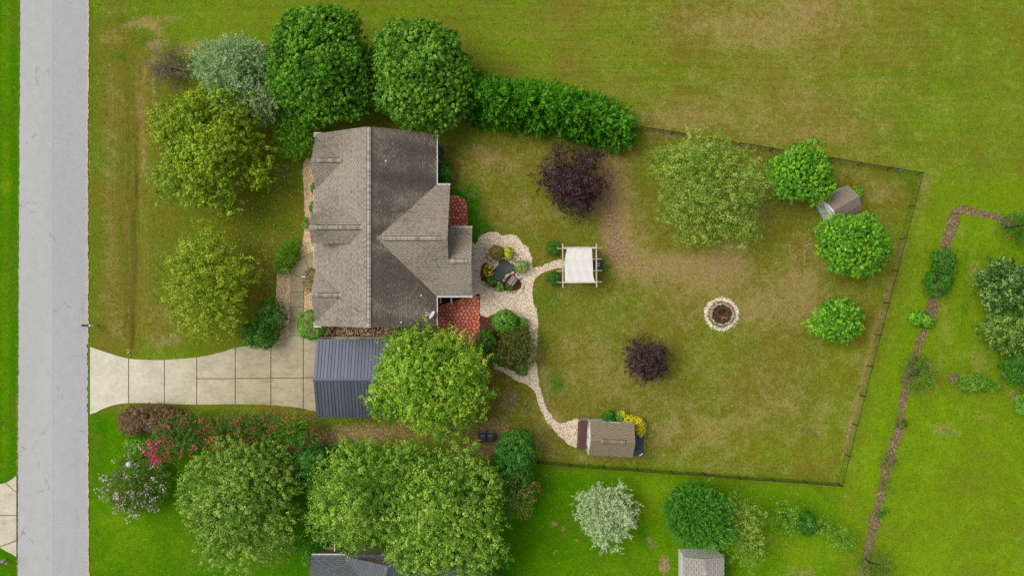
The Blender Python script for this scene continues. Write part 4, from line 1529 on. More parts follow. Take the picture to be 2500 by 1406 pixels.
# deck of the shed: planks side by side
deck = thing('shed_deck', 'narrow deck of red-brown planks before the white shed doors', 'deck', tuple(at(1421.5, 1060)), R(-2.7))
for i in range(6):
    m = MB()
    m.box((-.36 + i * .145, .0, .26), (.125, 2.3, .05), rz=rnd.uniform(-.006, .006))
    m.build('plank', M['deck_plank'], deck)
m = MB()
for yy in (-.95, 0, .95):
    m.box((0, yy, .12), (.84, .08, .22))
m.build('joist', M['deck_dark'], deck)
pb = thing('plank_bench', 'low grey plank bench at the upper end of the shed deck', 'bench', tuple(at(1426, 1021)), R(-3))
for i in range(2):
    m = MB(); m.box((0, -.075 + i * .155, .42), (.8, .14, .05)); m.build('plank', M['grey_plank'], pb)
for s in (-1, 1):
    m = MB(); m.box((s * .34, 0, .2), (.06, .28, .4)); m.build('leg', M['grey_plank'], pb)
# dark sheet and boards behind the shed
pn_ = thing('ramp_sheet', 'dark slate panel lying on the grass behind the white shed', 'panel', tuple(at(1556, 1085)), R(-3))
m = MB()
m.box((.05, 0, .1), (.9, 1.86, .06)); m.build('sheet', M['slate_panel'], pn_)
m = MB()
for i in range(9):
    m.box((.05, -.8 + i * .2, .137), (.9, .05, .014))
m.build('rib', M['slate_panel'], pn_)
for (px, py, a, lab) in ((1567, 1063, 52, 'short white board on the upper corner of the dark panel'), (1565, 1109, 33, 'short white board on the lower corner of the dark panel')):
    b = thing('board', lab, 'board', tuple(at(px, py, .15)), R(a), 'white boards on the dark panel')
    m = MB(); m.box((0, 0, .03), (.36, .11, .06)); o = m.build('plank', M['white'], b)
b = thing('stake', 'pale wooden stake standing by the yellow shrub', 'stake', tuple(at(1566, 1030)))
m = MB(); m.beam((-.02, -.18, .0), (.05, .2, 1.0), .1, .04); m.build('post', M['timber'], b)

# barn shed, north-east: gambrel roof
bl = R(30)
bu, bw = Vector((math.cos(bl), math.sin(bl), 0)), Vector((math.sin(bl), -math.cos(bl), 0))
pf = at(2002.5, 524.5)
barn = thing('barn_shed', 'small barn shed with umber shingle roof and pale green doors', 'shed', tuple(pf + bu * 1.25), bl)
BL, BW, bhe, bhk, bhr = 2.4, 2.3, 1.85, 2.25, 2.72
prof = [(-BW / 2, 0), (-BW / 2, bhe), (-BW / 2 + .42, bhk), (0, bhr), (BW / 2 - .42, bhk), (BW / 2, bhe), (BW / 2, 0)]
m = MB()
m.prism([(-BL / 2, a, z - (.05 if z else 0)) for a, z in prof], [(BL / 2, a, z - (.05 if z else 0)) for a, z in prof])
m.build('wall', M['mint'], barn)
r_, s_ = MB(), MB()
for i in range(1, 5):
    a, b = prof[i], prof[i + 1]
    pl = [(-BL / 2 + .12, a[0], a[1]), (BL / 2 + .05, a[0], a[1]), (BL / 2 + .05, b[0], b[1]), (-BL / 2 + .12, b[0], b[1])][::-1]
    n = (Vector(pl[1]) - Vector(pl[0])).cross(Vector(pl[2]) - Vector(pl[0]))
    if n.z < 0:
        pl = pl[::-1]
    slab_down(r_, pl, .06)
    shingles(s_, pl, .13, .2, 80 + i)
bro = r_.build('roof', [M['roof_deck'], M['white']], barn)
tag(s_.build('shingle', M['shingle_barn'], bro), kind='stuff')
for s in (-1, 1):
    m = MB(); m.box((-BL / 2 - .03, s * .36, 1.0), (.05, .68, 1.8)); do = m.build('door', M['mint'], barn)
    m = MB()
    for zz_ in (.35, 1.0, 1.65):
        m.box((-BL / 2 - .065, s * .55, zz_), (.02, .28, .05))
    m.build('hinge', M['deck_dark'], do)
m = MB()
for s in (-1, 1):
    m.box((-BL / 2 - .03, s * (BW / 2 - .06), .88), (.07, .12, 1.72))
m.box((-BL / 2 - .03, 0, 1.98), (.07, BW - .3, .1))
m.build('trim_board', M['white'], barn)
m = MB(); m.cyl((-BL / 2 + .05, .42 * -1, bhk + .06), .1, .12, 12); m.build('roof_vent', M['black'], barn)

# pale shed at the bottom edge
sh3 = thing('garage_shed', 'white siding shed with pale grey shingles at the bottom edge', 'shed', (15.61, -24.0, 0), R(90))
L3, W3 = 4.2, 3.2
o3, p3 = gable_shed(sh3, L3, W3, 2.5, 2.98, (M['white'], M['shingle_pale'], M['roof_deck'], M['white']), .05, seed=90, tab=.26, expo=.2)
ridge_caps(o3, (-2.0, 0, 2.98), (2.1, 0, 2.98), p3, M['shingle_pale'], lift=.035, expo=.22, w=.34, seed=92)
for k in range(11):
    m = MB(); m.box((L3 / 2 + .012, 0, .15 + k * .21), (.02, W3 - .04, .19), ry=.05); m.build('siding_board', M['white'], sh3)
for s in (-1, 1):
    m = MB(); m.box((0, s * (W3 / 2 + .012), 1.2), (L3, .02, .03)); m.build('trim_board', M['white'], sh3)

# ------------------------------------------------------------------ pergola with white cloth
pz = 2.35
pg = thing('pergola', 'open timber pergola of two long beams and four rafters', 'pergola', tuple(at(1414, 648)))
po = Vector(pg.location)
for px in (1373.3, 1455.5):
    m = MB(); m.beam(at(px, 594.5, pz) - po, at(px + .8, 702, pz) - po, .11, .15); m.build('beam', M['timber'], pg)
for i, yy in enumerate((606, 633.3, 661, 688.5)):
    m = MB(); m.beam(at(1359, yy + .8, pz + .13) - po, at(1469.5, yy - .6, pz + .13) - po, .055, .12); m.build('rafter', M['timber'], pg)
for px in (1373.5, 1456):
    for py in (608, 687):
        b = at(px, py, pz) - po
        m = MB(); m.beam((b.x, b.y, 0), (b.x, b.y, pz - .07), .12); m.build('post', M['timber_brown'], pg)
# cloth
cl = bpy.data.meshes.new('shade_cloth')
NXc, NYc = 24, 40
V = np.zeros((NYc, NXc, 3)); 
lx = np.interp(np.linspace(0, 1, NYc), [0, .1, .22, .45, .75, 1], [1384, 1383.5, 1380.5, 1379, 1379, 1379.3])
rx = np.interp(np.linspace(0, 1, NYc), [0, .25, .55, .78, 1], [1444.8, 1446, 1447.5, 1447.6, 1452])
for j in range(NYc):
    v = j / (NYc - 1)
    py = 604.6 + v * (689.4 - 604.6)
    sag = -.05 * abs(math.sin(v * 3 * math.pi)) ** .8
    for i in range(NXc):
        u = i / (NXc - 1)
        zz_ = pz + .215 + sag + .012 * math.sin(u * 21 + 2 * math.sin(v * 5)) * (1 if 0 < j < NYc - 1 else 0)
        if j in (0, NYc - 1):
            zz_ -= .16
        V[j, i] = at(lx[j] + (rx[j] - lx[j]) * u, py - (0 if 0 < j < NYc - 1 else (1 if j == 0 else -1)), zz_)
idc = np.arange(NXc * NYc).reshape(NYc, NXc)
Fc = np.stack([idc[:-1, :-1], idc[1:, :-1], idc[1:, 1:], idc[:-1, 1:]], -1).reshape(-1, 4)
clo = np_mesh('shade_cloth', V.reshape(-1, 3), Fc, np.full(len(Fc), .5), M['cloth'])
clo.data.polygons.foreach_set('use_smooth', [True] * len(clo.data.polygons))
tag(clo, 'white shade cloth stretched over the pergola rafters', 'shade cloth')
# hem rails along the outer rafters
for yy, a_, b_ in ((605.4, 1374, 1457), (688.9, 1372.5, 1458)):
    m = MB()
    m.tube([at(a_, yy + .5, pz + .225), at((a_ + b_) / 2, yy - (1.2 if yy < 650 else -.4), pz + .245), at(b_, yy, pz + .225)], .055, 8)
    m.build('hem', M['cloth'], clo)
gt = thing('low_table', 'black low table with a grey tray beneath the pergola edge', 'table', tuple(at(1458, 646)))
m = MB(); m.box((0, 0, .5), (.72, .92, .06)); m.build('tabletop', M['black'], gt)
for sx in (-1, 1):
    for sy in (-1, 1):
        m = MB(); m.box((sx * .3, sy * .4, .235), (.06, .06, .47)); m.build('leg', M['black'], gt)
tr = thing('tray', 'grey square tray on the black table by the pergola', 'tray', tuple(at(1460.5, 645.6, .53)))
m = MB(); m.box((0, 0, .015), (.2, .36, .03)); m.box((0, 0, .035), (.24, .4, .012)); m.build('base', M['grey_metal'], tr)

# ------------------------------------------------------------------ fence: black chain link
fence = thing('chain_link_fence', 'black chain link fence round the back yard', 'fence', (0, 0, 0))
fh = 1.2
run_px = [(1566, 310), (1646, 322), (1729, 336), (1810.6, 349.5), (1890, 363), (1962, 374.5), (2035, 386), (2106, 398), (2180, 410), (2254, 422),
          (2234, 501), (2213, 581.6), (2192, 660.5), (2171.5, 739.5), (2150.7, 818), (2130.5, 895), (2112.7, 967.6), (2093.8, 1039), (2075, 1114.5), (2057, 1186.5),
          (1973, 1180), (1892, 1174), (1809, 1169), (1724, 1161), (1644, 1156.5), (1559.5, 1150), (1475.6, 1144), (1392, 1138.5), (1316, 1131), (1252, 1124)]
run = [at(px, py, fh) for px, py in run_px]
for p in run:
    m = MB()
    m.tube([(0, 0, 0), (0, 0, fh + .03)], .036, 8)
    m.cyl((0, 0, fh + .03), .055, .04, 8, r2=.02)
    m.build('post', M['blackmetal'], fence, (p.x, p.y, 0))
for a, b in zip(run, run[1:]):
    m = MB(); m.tube([a, b], .026, 6); m.build('top_rail', M['blackmetal'], fence)
    m = MB()
    L = (Vector((b.x, b.y, 0)) - Vector((a.x, a.y, 0))).length
    d = Vector((b.x - a.x, b.y - a.y, 0)) / L
    a0 = Vector((a.x, a.y, 0))
    nn = Vector((-d.y, d.x, 0))
    step = .10
    k = -int(fh / step)
    wv_ = .003
    while k * step < L:
        for sgn in (1, -1):
            s0, s1 = k * step, k * step + fh - .04
            z0, z1 = .03, fh - .01
            if s0 < 0:
                z0 += -s0; s0 = 0
            if s1 > L:
                z1 -= s1 - L; s1 = L
            if z1 - z0 > .05:
                if sgn < 0:
                    s0, s1 = L - s0, L - s1
                A, B = a0 + d * s0 + Vector((0, 0, z0)), a0 + d * s1 + Vector((0, 0, z1))
                w_ = Vector((0, 0, wv_))
                n2 = nn * wv_
                m.poly([A - w_ + n2, B - w_ + n2, B + w_ - n2, A + w_ - n2])
        k += 1
    tag(m.build('wire_mesh', M['blackmetal'], fence), kind='stuff')
bowl = thing('bowl', 'bright blue bowl on the grass by the fence corner', 'bowl', tuple(at(2196, 416)))
m = MB()
for r0, z0, r1, z1 in ((.08, 0, .15, .09), (.15, .09, .14, .09), (.14, .09, .07, .02)):
    for k in range(16):
        a, b = k * math.pi / 8, (k + 1) * math.pi / 8
        m.poly([(r0 * math.cos(a), r0 * math.sin(a), z0), (r0 * math.cos(b), r0 * math.sin(b), z0), (r1 * math.cos(b), r1 * math.sin(b), z1), (r1 * math.cos(a), r1 * math.sin(a), z1)])
m.build('shell', M['cyan'], bowl)
m = MB(); m.cyl((0, 0, .02), .075, .012, 16); m.build('base', M['cyan'], bowl)

# ------------------------------------------------------------------ stones
rock_meshes = {}
def rock_mesh(mat, k):
    key = (mat.name, k)
    if key not in rock_meshes:
        r = random.Random(k + 17)
        bm = bmesh.new()
        bmesh.ops.create_icosphere(bm, subdivisions=1, radius=1.0)
        for v in bm.verts:
            v.co *= r.uniform(.8, 1.12)
            v.co.z = max(min(v.co.z, .62), -.6)
        me = bpy.data.meshes.new('stone')
        bm.to_mesh(me); bm.free()
        a = me.attributes.new('tint', 'FLOAT', 'FACE')
        tv = r.uniform(.15, .95)
        a.data.foreach_set('value', [min(1, max(0, tv + r.uniform(-.12, .12))) for _ in me.polygons])
        me.materials.append(mat)
        rock_meshes[key] = me
    return rock_meshes[key]


def stone(parent, loc, sx, sy, sz, rot, mat=None, name='stone'):
    o = bpy.data.objects.new(name, rock_mesh(mat or M['stone'], rnd.randrange(9)))
    link(o, parent)
    o.location = loc
    o.scale = (sx, sy, sz)
    o.rotation_euler = (0, 0, rot)
    return o


# fire pit
fc = at(1761, 767)
pit = thing('fire_pit', 'round stone fire pit with ash bed inside a pale gravel ring', 'fire pit', tuple(fc))
m = MB()
ring = [(.82 * math.cos(a * math.pi / 12), .78 * math.sin(a * math.pi / 12)) for a in range(24)]
m.extrude(ring, .0, .12); m.build('ash_bed', M['ash'], pit)
for lay, (n, rr, zc) in enumerate(((24, .92, .12), (24, .90, .32))):
    for k in range(n):
        a = 2 * math.pi * (k + .5 * lay) / n + rnd.uniform(-.05, .05)
        q = rr + rnd.uniform(-.04, .05)
        stone(pit, (q * 1.02 * math.cos(a), q * .96 * math.sin(a), zc), rnd.uniform(.12, .16), rnd.uniform(.085, .12), rnd.uniform(.11, .15), a + math.pi / 2 + rnd.uniform(-.3, .3), M['pit_stone'])
for k in range(7):
    a = rnd.uniform(0, 6.28); L = rnd.uniform(.3, .55); q = Vector((rnd.uniform(-.3, .3), rnd.uniform(-.3, .3), .19))
    m = MB(); dv = Vector((math.cos(a), math.sin(a), rnd.uniform(-.1, .15))) * L / 2
    m.tube([q - dv, q, q + dv], [.035, .045, .03], 6, rnd.uniform(0, 1)); m.build('charred_log', M['charred'], pit)
pl_ = []
for k in range(1300):
    a = NP.uniform(0, 2 * np.pi)
    rr = NP.normal(1.27, .085)
    w_ = .55 + .45 * math.sin(a * 3 + 1.0) * math.sin(a * 2 + 2.0)
    if NP.uniform() < .35 + w_ * .6:
        pl_.append((fc.x + rr * 1.03 * math.cos(a) , fc.y + rr * .98 * math.sin(a)))
pebbles('pale_gravel', np.array(pl_), .01, (.03, .075), M['gravel_base'], 91)

# ------------------------------------------------------------------ pond
pc = at(1227, 660)
zs = [(590, 640), (650, 622), (700, 628), (740, 650), (790, 690), (845, 712), (872, 760), (868, 800), (820, 842), (735, 876), (680, 920), (650, 975), (610, 1028), (560, 1046), (500, 1022), (455, 975), (436, 912), (442, 855), (482, 808), (532, 770), (560, 722), (572, 672)]
pond_px = [(1150 + a / 8.27, 560 + b / 8.27) for a, b in zs]
pond = thing('garden_pond', 'small dark kidney-shaped garden pond with stone rim', 'pond', tuple(pc))
pw_ = smooth_loop(pxl(pond_px), .12, 0, 1)
lp = [(p[0] - pc.x, p[1] - pc.y) for p in pw_]
wo_ = sheet('water', lp, .055, M['water'], .02, pond)
sh_ = at(1150 + 655 / 8.27, 560 + 740 / 8.27) - pc
wo_.data.transform(Matrix.Translation((-sh_.x, -sh_.y, 0)))
wo_.location = (sh_.x, sh_.y, 0)
m = MB()
n = len(lp)
cc = (sum(p[0] for p in lp) / n, sum(p[1] for p in lp) / n)
for i in range(n):
    a, b = lp[i], lp[(i + 1) % n]
    out = lambda p, k: (p[0] + (p[0] - cc[0]) * k, p[1] + (p[1] - cc[1]) * k)
    m.poly([(*a, .03), (*b, .03), (*b, .10), (*a, .10)])
    m.poly([(*a, .10), (*b, .10), (*out(b, .07), .09), (*out(a, .07), .09)])
m.build('liner', M['liner'], pond)
m = MB()
q = at(1150 + 522 / 8.27, 560 + 846 / 8.27) - pc
for k in range(12):
    a, b = k * math.pi / 6, (k + 1) * math.pi / 6
    m.poly([(q.x + .07 * math.cos(a), q.y + .07 * math.sin(a), .085), (q.x + .07 * math.cos(b), q.y + .07 * math.sin(b), .085), (q.x + .13 * math.cos(b), q.y + .13 * math.sin(b), .08), (q.x + .13 * math.cos(a), q.y + .13 * math.sin(a), .08)])
    m.poly([(q.x, q.y, .062), (q.x + .07 * math.cos(a), q.y + .07 * math.sin(a), .085), (q.x + .07 * math.cos(b), q.y + .07 * math.sin(b), .085)][::-1], mi=1)
m.build('skimmer', [M['slate_panel'], M['black']], pond)
for i in range(0, n, 2):
    p = lp[i]
    dv = Vector((p[0] - cc[0], p[1] - cc[1])).normalized()
    tx, ty = lp[(i + 1) % n][0] - lp[i - 1][0], lp[(i + 1) % n][1] - lp[i - 1][1]
    ang = math.atan2(ty, tx)
    nx_, ny_ = ty, -tx
    L = math.hypot(nx_, ny_)
    sgn = 1 if not inside([(p[0] + nx_ / L * .1, p[1] + ny_ / L * .1)], lp)[0] else -1
    stone(pond, (p[0] + sgn * nx_ / L * .17, p[1] + sgn * ny_ / L * .17, .09), rnd.uniform(.15, .20), rnd.uniform(.12, .16), rnd.uniform(.06, .09), ang + rnd.uniform(-.2, .2))
# loose stones edging the bed
ed = []
for (px, py) in ((1275, 686), (1278, 692), (1276, 698), (1277, 704), (1273, 709), (1270, 713), (1264, 716), (1258, 713), (1250, 714), (1242, 714), (1234, 713), (1226, 712), (1206, 706), (1201, 704), (1196, 702), (1190, 698), (1184, 694), (1179, 690),
                 (1183, 631), (1188, 626), (1185, 636), (1190, 615), (1186, 606), (1196, 603), (1193, 634), (1200, 640), (1204, 645), (1198, 648), (1209, 648), (1205, 638), (1212, 641), (1196, 644), (1213, 647),
                 (1252, 622), (1256, 628), (1253, 634), (1259, 636), (1248, 633), (1262, 628), (1258, 620), (1252, 614), (1264, 620), (1264, 640), (1250, 641), (1257, 612), (1266, 633), (1256, 645), (1248, 639), (1270, 640), (1262, 646),
                 (1262, 676), (1266, 678), (1271, 681), (1260, 671)):
    p = at(px + rnd.uniform(-.8, .8), py + rnd.uniform(-.8, .8))
    s = rnd.uniform(.15, .23) * (1.1 if 1190 < px < 1215 and 630 < py < 650 else 1)
    stone(bed_o, (p.x, p.y, .06), s, s * rnd.uniform(.6, .85), s * .6, rnd.uniform(0, 3.14))
# bench by the pond
bp = at(1150 + 822 / 8.27, 560 + 1030 / 8.27)
bench = thing('garden_bench', 'small pinkish grey slatted bench beside the pond', 'bench', (bp.x, bp.y, .03), R(53))
for i in range(4):
    m = MB(); m.box((0, .16 - i * .095, .40), (.80, .075, .03)); m.build('slat', M['bench'], bench)
for i in range(3):
    m = MB(); m.box((0, -.255 - i * .02, .52 + i * .1), (.80, .025, .075), rx=.2); m.build('back_slat', M['white'] if i == 2 else M['bench'], bench)
for s in (-1, 1):
    m = MB()
    m.beam((s * .36, .16, 0), (s * .36, .16, .38), .05); m.beam((s * .36, -.2, 0), (s * .36, -.3, .78), .05); m.beam((s * .36, .18, .37), (s * .36, -.24, .37), .05)
    m.build('leg', M['blackmetal'], bench)

# ------------------------------------------------------------------ small objects
hose = thing('garden_hose', 'coil of dark green hose on the ground by the east wall', 'hose', tuple(at(1077, 375)))
m = MB()
pts = []
for k in range(90):
    a = k * .35
    rr = 1 + .08 * math.sin(k * .7)
    pts.append((.2 * rr * math.cos(a) + .05 * math.sin(k * .2), .42 * rr * math.sin(a), .03 + k * .0012))
m.tube(pts, .022, 6); m.build('coil', M['hose'], hose)
m = MB()
m.tube([(.16 + .015 * math.sin(i), -.34 + i * .07, .14 + .01 * (i % 3)) for i in range(11)], .045, 6); m.build('bundle', M['hose'], hose)

sp = at(748, 676)
spin = thing('garden_spinner', 'grey garden ornament with round discs beside the front walk', 'ornament', tuple(sp))
m = MB(); m.tube([(0, 0, 0), (0, 0, .75)], .025, 8); m.build('pole', M['blackmetal'], spin)
for k, a in enumerate((60, 180, 285)):
    m = MB(); m.cyl((.17 * math.cos(R(a)), .17 * math.sin(R(a)), .72 + .03 * k), .115, .02, 14); m.build('disc', M['grey_metal'], spin)
m = MB(); m.box((0, 0, .80), (.17, .17, .06), rz=.5); m.build('cap', M['white'], spin)

for (px, lab) in ((1179, 'black wheeled bin with white marks, left of the pair'), (1197.5, 'black wheeled bin with white marks, right of the pair')):
    b = thing('wheeled_bin', lab, 'bin', tuple(at(px, 1063)), R(2), 'black bins under the trees')
    m = MB()
    m.prism([(-.22, -.26, .06), (.22, -.26, .06), (.22, .26, .06), (-.22, .26, .06)], [(-.29, -.36, .98), (.29, -.36, .98), (.29, .36, .98), (-.29, .36, .98)])
    m.build('body', M['black'], b)
    m = MB()
    m.prism([(-.31, -.38, .98), (.31, -.38, .98), (.31, .37, .98), (-.31, .37, .98)], [(-.27, -.34, 1.06), (.27, -.34, 1.06), (.27, .33, 1.06), (-.27, .33, 1.06)])
    lid = m.build('lid', M['black'], b)
    m = MB()
    for i in range(4):
        m.box((-.12 + i * .075, .16, 1.064), (.045, .05, .006)); 
    m.box((0, .24, 1.064), (.34, .03, .006)); m.box((0, .09, 1.064), (.24, .025, .006))
    m.build('marking', M['grey_metal'], lid)
    m = MB(); m.tube([(-.26, .43, .96), (.26, .43, .96)], .02, 8); m.beam((-.24, .34, .96), (-.24, .43, .96), .03); m.beam((.24, .34, .96), (.24, .43, .96), .03); m.build('handle', M['grey_metal'], b)
    for s in (-1, 1):
        m = MB(); m.tube([(s * .25, .3, .1), (s * .31, .3, .1)], .1, 12); m.build('wheel', M['black'], b)


def mailbox(px, py, lab, toward, grp):
    mb_ = thing('mailbox', lab, 'mailbox', tuple(at(px, py)), R(0 if toward < 0 else 180), grp)
    m = MB(); m.beam((0, 0, 0), (0, 0, 1.25), .10); m.beam((.02, 0, .55), (-.45, 0, .98), .06); m.build('post', M['white'], mb_)
    m = MB(); m.beam((.18, 0, 1.02), (-.62, 0, 1.02), .10, .09); m.build('arm', M['white'], mb_)
    m = MB()
    prof = [(-.09, 1.07), (.09, 1.07), (.09, 1.2), (.06, 1.27), (0, 1.29), (-.06, 1.27), (-.09, 1.2)]
    m.prism([(-.70, a, z) for a, z in prof], [(-.16, a, z) for a, z in prof]); bx = m.build('box', M['black'], mb_)
    m = MB(); m.prism([(-.73, a * .95, z) for a, z in prof], [(-.705, a * .95, z) for a, z in prof]); m.build('door', M['white'], bx)
    m = MB(); m.box((-.4, -.11, 1.24), (.2, .015, .1)); m.build('flag', M['white'], bx)
    m = MB(); m.box((.0, 0, 1.27), (.14, .14, .05)); m.build('post_cap', M['white'], mb_)
    return mb_


mailbox(237, 793, 'white mailbox post with black box overhanging the road edge', -1, 'mailboxes beside the road')
mailbox(14, 1364, 'white mailbox post with black box across the road', 1, 'mailboxes beside the road')
lp_ = at(315, 1133, 3.1); lp_.z = 0
lamp = thing('yard_lamp', 'black lamp post with white globe among pale pink blossom', 'lamp post', tuple(lp_))
m = MB(); m.tube([(0, 0, 0), (0, 0, 2.8)], [.06, .045], 10); m.cyl((0, 0, 2.8), .1, .1, 12); m.build('pole', M['blackmetal'], lamp)
bm = bmesh.new(); bmesh.ops.create_uvsphere(bm, u_segments=20, v_segments=12, radius=.24)
me = bpy.data.meshes.new('globe'); bm.to_mesh(me); bm.free(); me.materials.append(M['globe'])
for p_ in me.polygons: p_.use_smooth = True
gl = link(bpy.data.objects.new('globe', me), lamp); gl.location = (0, 0, 3.1)
rk = thing('white_rock', 'pale rock on bare soil at the drive edge', 'rock', tuple(at(314, 861)))
o = stone(rk, (0, 0, .06), .2, .12, .12, .4); o.data = rock_mesh(M['pit_stone'], 2)
o = stone(rk, (.12, -.2, .03), .07, .06, .06, 1.0); o.data = rock_mesh(M['pit_stone'], 4)

# ------------------------------------------------------------------ trees, hedges, shrubs
def fib_dirs(n, r, zmin=-.5):
    m = int(n * 2 / (1 - zmin)) + 1
    i = np.arange(m) + .5
    ph = i * np.pi * (3 - 5 ** .5) + r.uniform(0, 6.28)
    z = 1 - 2 * i / m
    s = np.sqrt(1 - z * z)
    d = np.column_stack([s * np.cos(ph), s * np.sin(ph), z]) + r.normal(0, .06, (m, 3))
    d = unit(d)
    return d[d[:, 2] > zmin]


def bumps(d, r, n=5, freq=3.0):
    f = np.zeros(len(d))
    for k in range(n):
        w = r.normal(0, freq, 3)
        f += np.cos(d @ w + r.uniform(0, 6.28))
    return f / n ** .5


def shell_points(lobes, spacing, r, rough=.1, jit=.06, zmin=-.45, inner=0.0, n_core=None):
    """clump centres over the outside of a union of ellipsoids, with outward directions"""
    Ps, Ns, Ts = [], [], []
    zmin0 = zmin
    for li, (cx, cy, cz, rx, ry, rz) in enumerate(lobes):
        c, q = np.array([cx, cy, cz]), np.array([rx, ry, rz])
        zmin = -.05 if n_core and li >= n_core else (-.25 if n_core else zmin0)
        tl = r.normal(0, .13) if n_core and li >= n_core else 0.0
        A = 4 * np.pi * (((rx * ry) ** 1.6 + (rx * rz) ** 1.6 + (ry * rz) ** 1.6) / 3) ** (1 / 1.6) * (1 - zmin) / 2
        d = fib_dirs(int(A / spacing ** 2), r, zmin)
        f = 1 + rough * bumps(d, r) + r.normal(0, jit, len(d))
        Ps.append(c + d * q * f[:, None]); Ns.append(unit(d / q)); Ts.append(np.full(len(d), tl))
        if inner and rx > 1.2:
            d2 = fib_dirs(int(A / spacing ** 2 * inner), r, -.2)
            f2 = r.uniform(.45, .85, len(d2))
            Ps.append(c + d2 * q * f2[:, None]); Ns.append(unit(d2 / q)); Ts.append(np.full(len(d2), tl))
    P, N = np.concatenate(Ps), np.concatenate(Ns)
    keep = np.ones(len(P), bool)
    if len(lobes) > 1:
        k = 0
        for (cx, cy, cz, rx, ry, rz) in lobes:
            q = ((P - np.array([cx, cy, cz])) / np.array([rx, ry, rz]))
            keep &= (q * q).sum(1) > .28
    keep &= P[:, 2] > .12
    return (P[keep], N[keep]) if n_core is None else (P[keep], N[keep], np.concatenate(Ts)[keep])


def clump_leaves(P, N, r, k, rc, L, aspect, up=.45, rand=.45, droop=0.0, flat=1.0, tint_spread=.5, elong=0.0):
    m = len(P)
    axis = unit(N + np.array([0, 0, up]))
    idx = np.repeat(np.arange(m), k)
    u = unit(r.normal(0, 1, (m * k, 3)))
    dt = (u * axis[idx]).sum(1)
    u = np.where((dt < -.15)[:, None], u - 2 * dt[:, None] * axis[idx], u)
    rad = r.uniform(.35, 1, m * k) ** .6 * np.repeat(rc * r.uniform(.7, 1.25, m), k)
    o = u * rad[:, None]
    o -= axis[idx] * ((o * axis[idx]).sum(1, keepdims=True)) * (1 - flat)
    if elong:
        sp = unit(N + np.array([0, 0, .15]) + r.normal(0, .35, (m, 3)))[idx]
        oa = (o * sp).sum(1, keepdims=True)
        o = (o - sp * oa) * .62 + sp * (np.abs(oa) * (1 + elong) + oa * .25)
    c = P[idx] + o
    c[:, 2] -= droop * rad * np.abs(r.normal(0, 1, m * k))
    nrm = unit(u * .55 + axis[idx] * .7 + r.normal(0, rand, (m * k, 3)))
    D = u + r.normal(0, .6, (m * k, 3)) - np.array([0, 0, droop])
    tint = np.repeat(r.normal(.5, .17 * tint_spread * 2, m), k) + r.normal(0, .19, m * k)
    return c, nrm, D, r.uniform(.7, 1.3, m * k) * L, tint


def spray_leaves(P, N, r, k, Ls, spread, L, up=.3, droop=.0, tint_spread=.5):
    """feathery sprays: leaves set along an outward axis"""
    m = len(P)
    ax = unit(N + np.array([0, 0, up]) + r.normal(0, .22, (m, 3)))
    side = unit(np.cross(ax, unit(r.normal(0, 1, (m, 3)))))
    idx = np.repeat(np.arange(m), k)
    t_ = r.uniform(0, 1, m * k)
    ln = np.repeat(Ls * r.uniform(.7, 1.3, m), k)
    s = r.normal(0, 1, m * k) * spread * (1.05 - t_)
    c = P[idx] + ax[idx] * ((t_ - .35) * ln)[:, None] + side[idx] * s[:, None]
    c += r.normal(0, .04, c.shape)
    c[:, 2] -= droop * t_ ** 2 * ln
    D = ax[idx] * 1.0 + side[idx] * np.sign(s)[:, None] * .7 + r.normal(0, .25, c.shape)
    D[:, 2] -= droop * t_ * 1.2
    nrm = np.cross(ax[idx], side[idx]) * np.sign(r.normal(0, 1, m * k))[:, None] + r.normal(0, .5, c.shape) + np.array([0, 0, .5])
    tint = np.repeat(r.normal(.42, .12 * tint_spread * 2, m), k) + .22 * t_ + r.normal(0, .1, m * k)
    return c, nrm, D, r.uniform(.7, 1.25, m * k) * L, tint


def trunk_mesh(root, lobes, r, r0, bark, limbs=7, vis=1.0, name='trunk'):
    m = MB()
    top = max(l[2] for l in lobes)
    c = np.mean([[l[0], l[1], l[2]] for l in lobes], 0)
    hb = max(.3, min(l[2] - l[5] * .75 for l in lobes))
    b = Vector((r.normal(0, .05), r.normal(0, .05), hb))
    m.tube([(0, 0, -.05), (0, 0, .25), b, (c[0] * .6, c[1] * .6, top)], [r0 * 1.35, r0, r0 * .85, r0 * .35], 9)
    for i in range(limbs):
        l = lobes[i % len(lobes)]
        a = 6.28 * i / limbs + r.uniform(-.4, .4)
        e = Vector((l[0] + math.cos(a) * l[3] * .82 * vis, l[1] + math.sin(a) * l[4] * .82 * vis, l[2] + l[5] * r.uniform(-.1, .45)))
        s = b.lerp(Vector((c[0] * .6, c[1] * .6, top)), r.uniform(0, .6))
        md = s.lerp(e, .5) + Vector((0, 0, .12 * (e - s).length))
        m.tube([s, md, e], [r0 * .5, r0 * .28, r0 * .06], 6)
        for q in range(2):
            e2 = e + Vector((r.uniform(-.6, .6), r.uniform(-.6, .6), r.uniform(-.1, .5))) * min(l[3], 1.6) * .6
            m.tube([md, md.lerp(e2, .6), e2], [r0 * .22, r0 * .12, r0 * .03], 5)
    return m.build(name, bark, root)


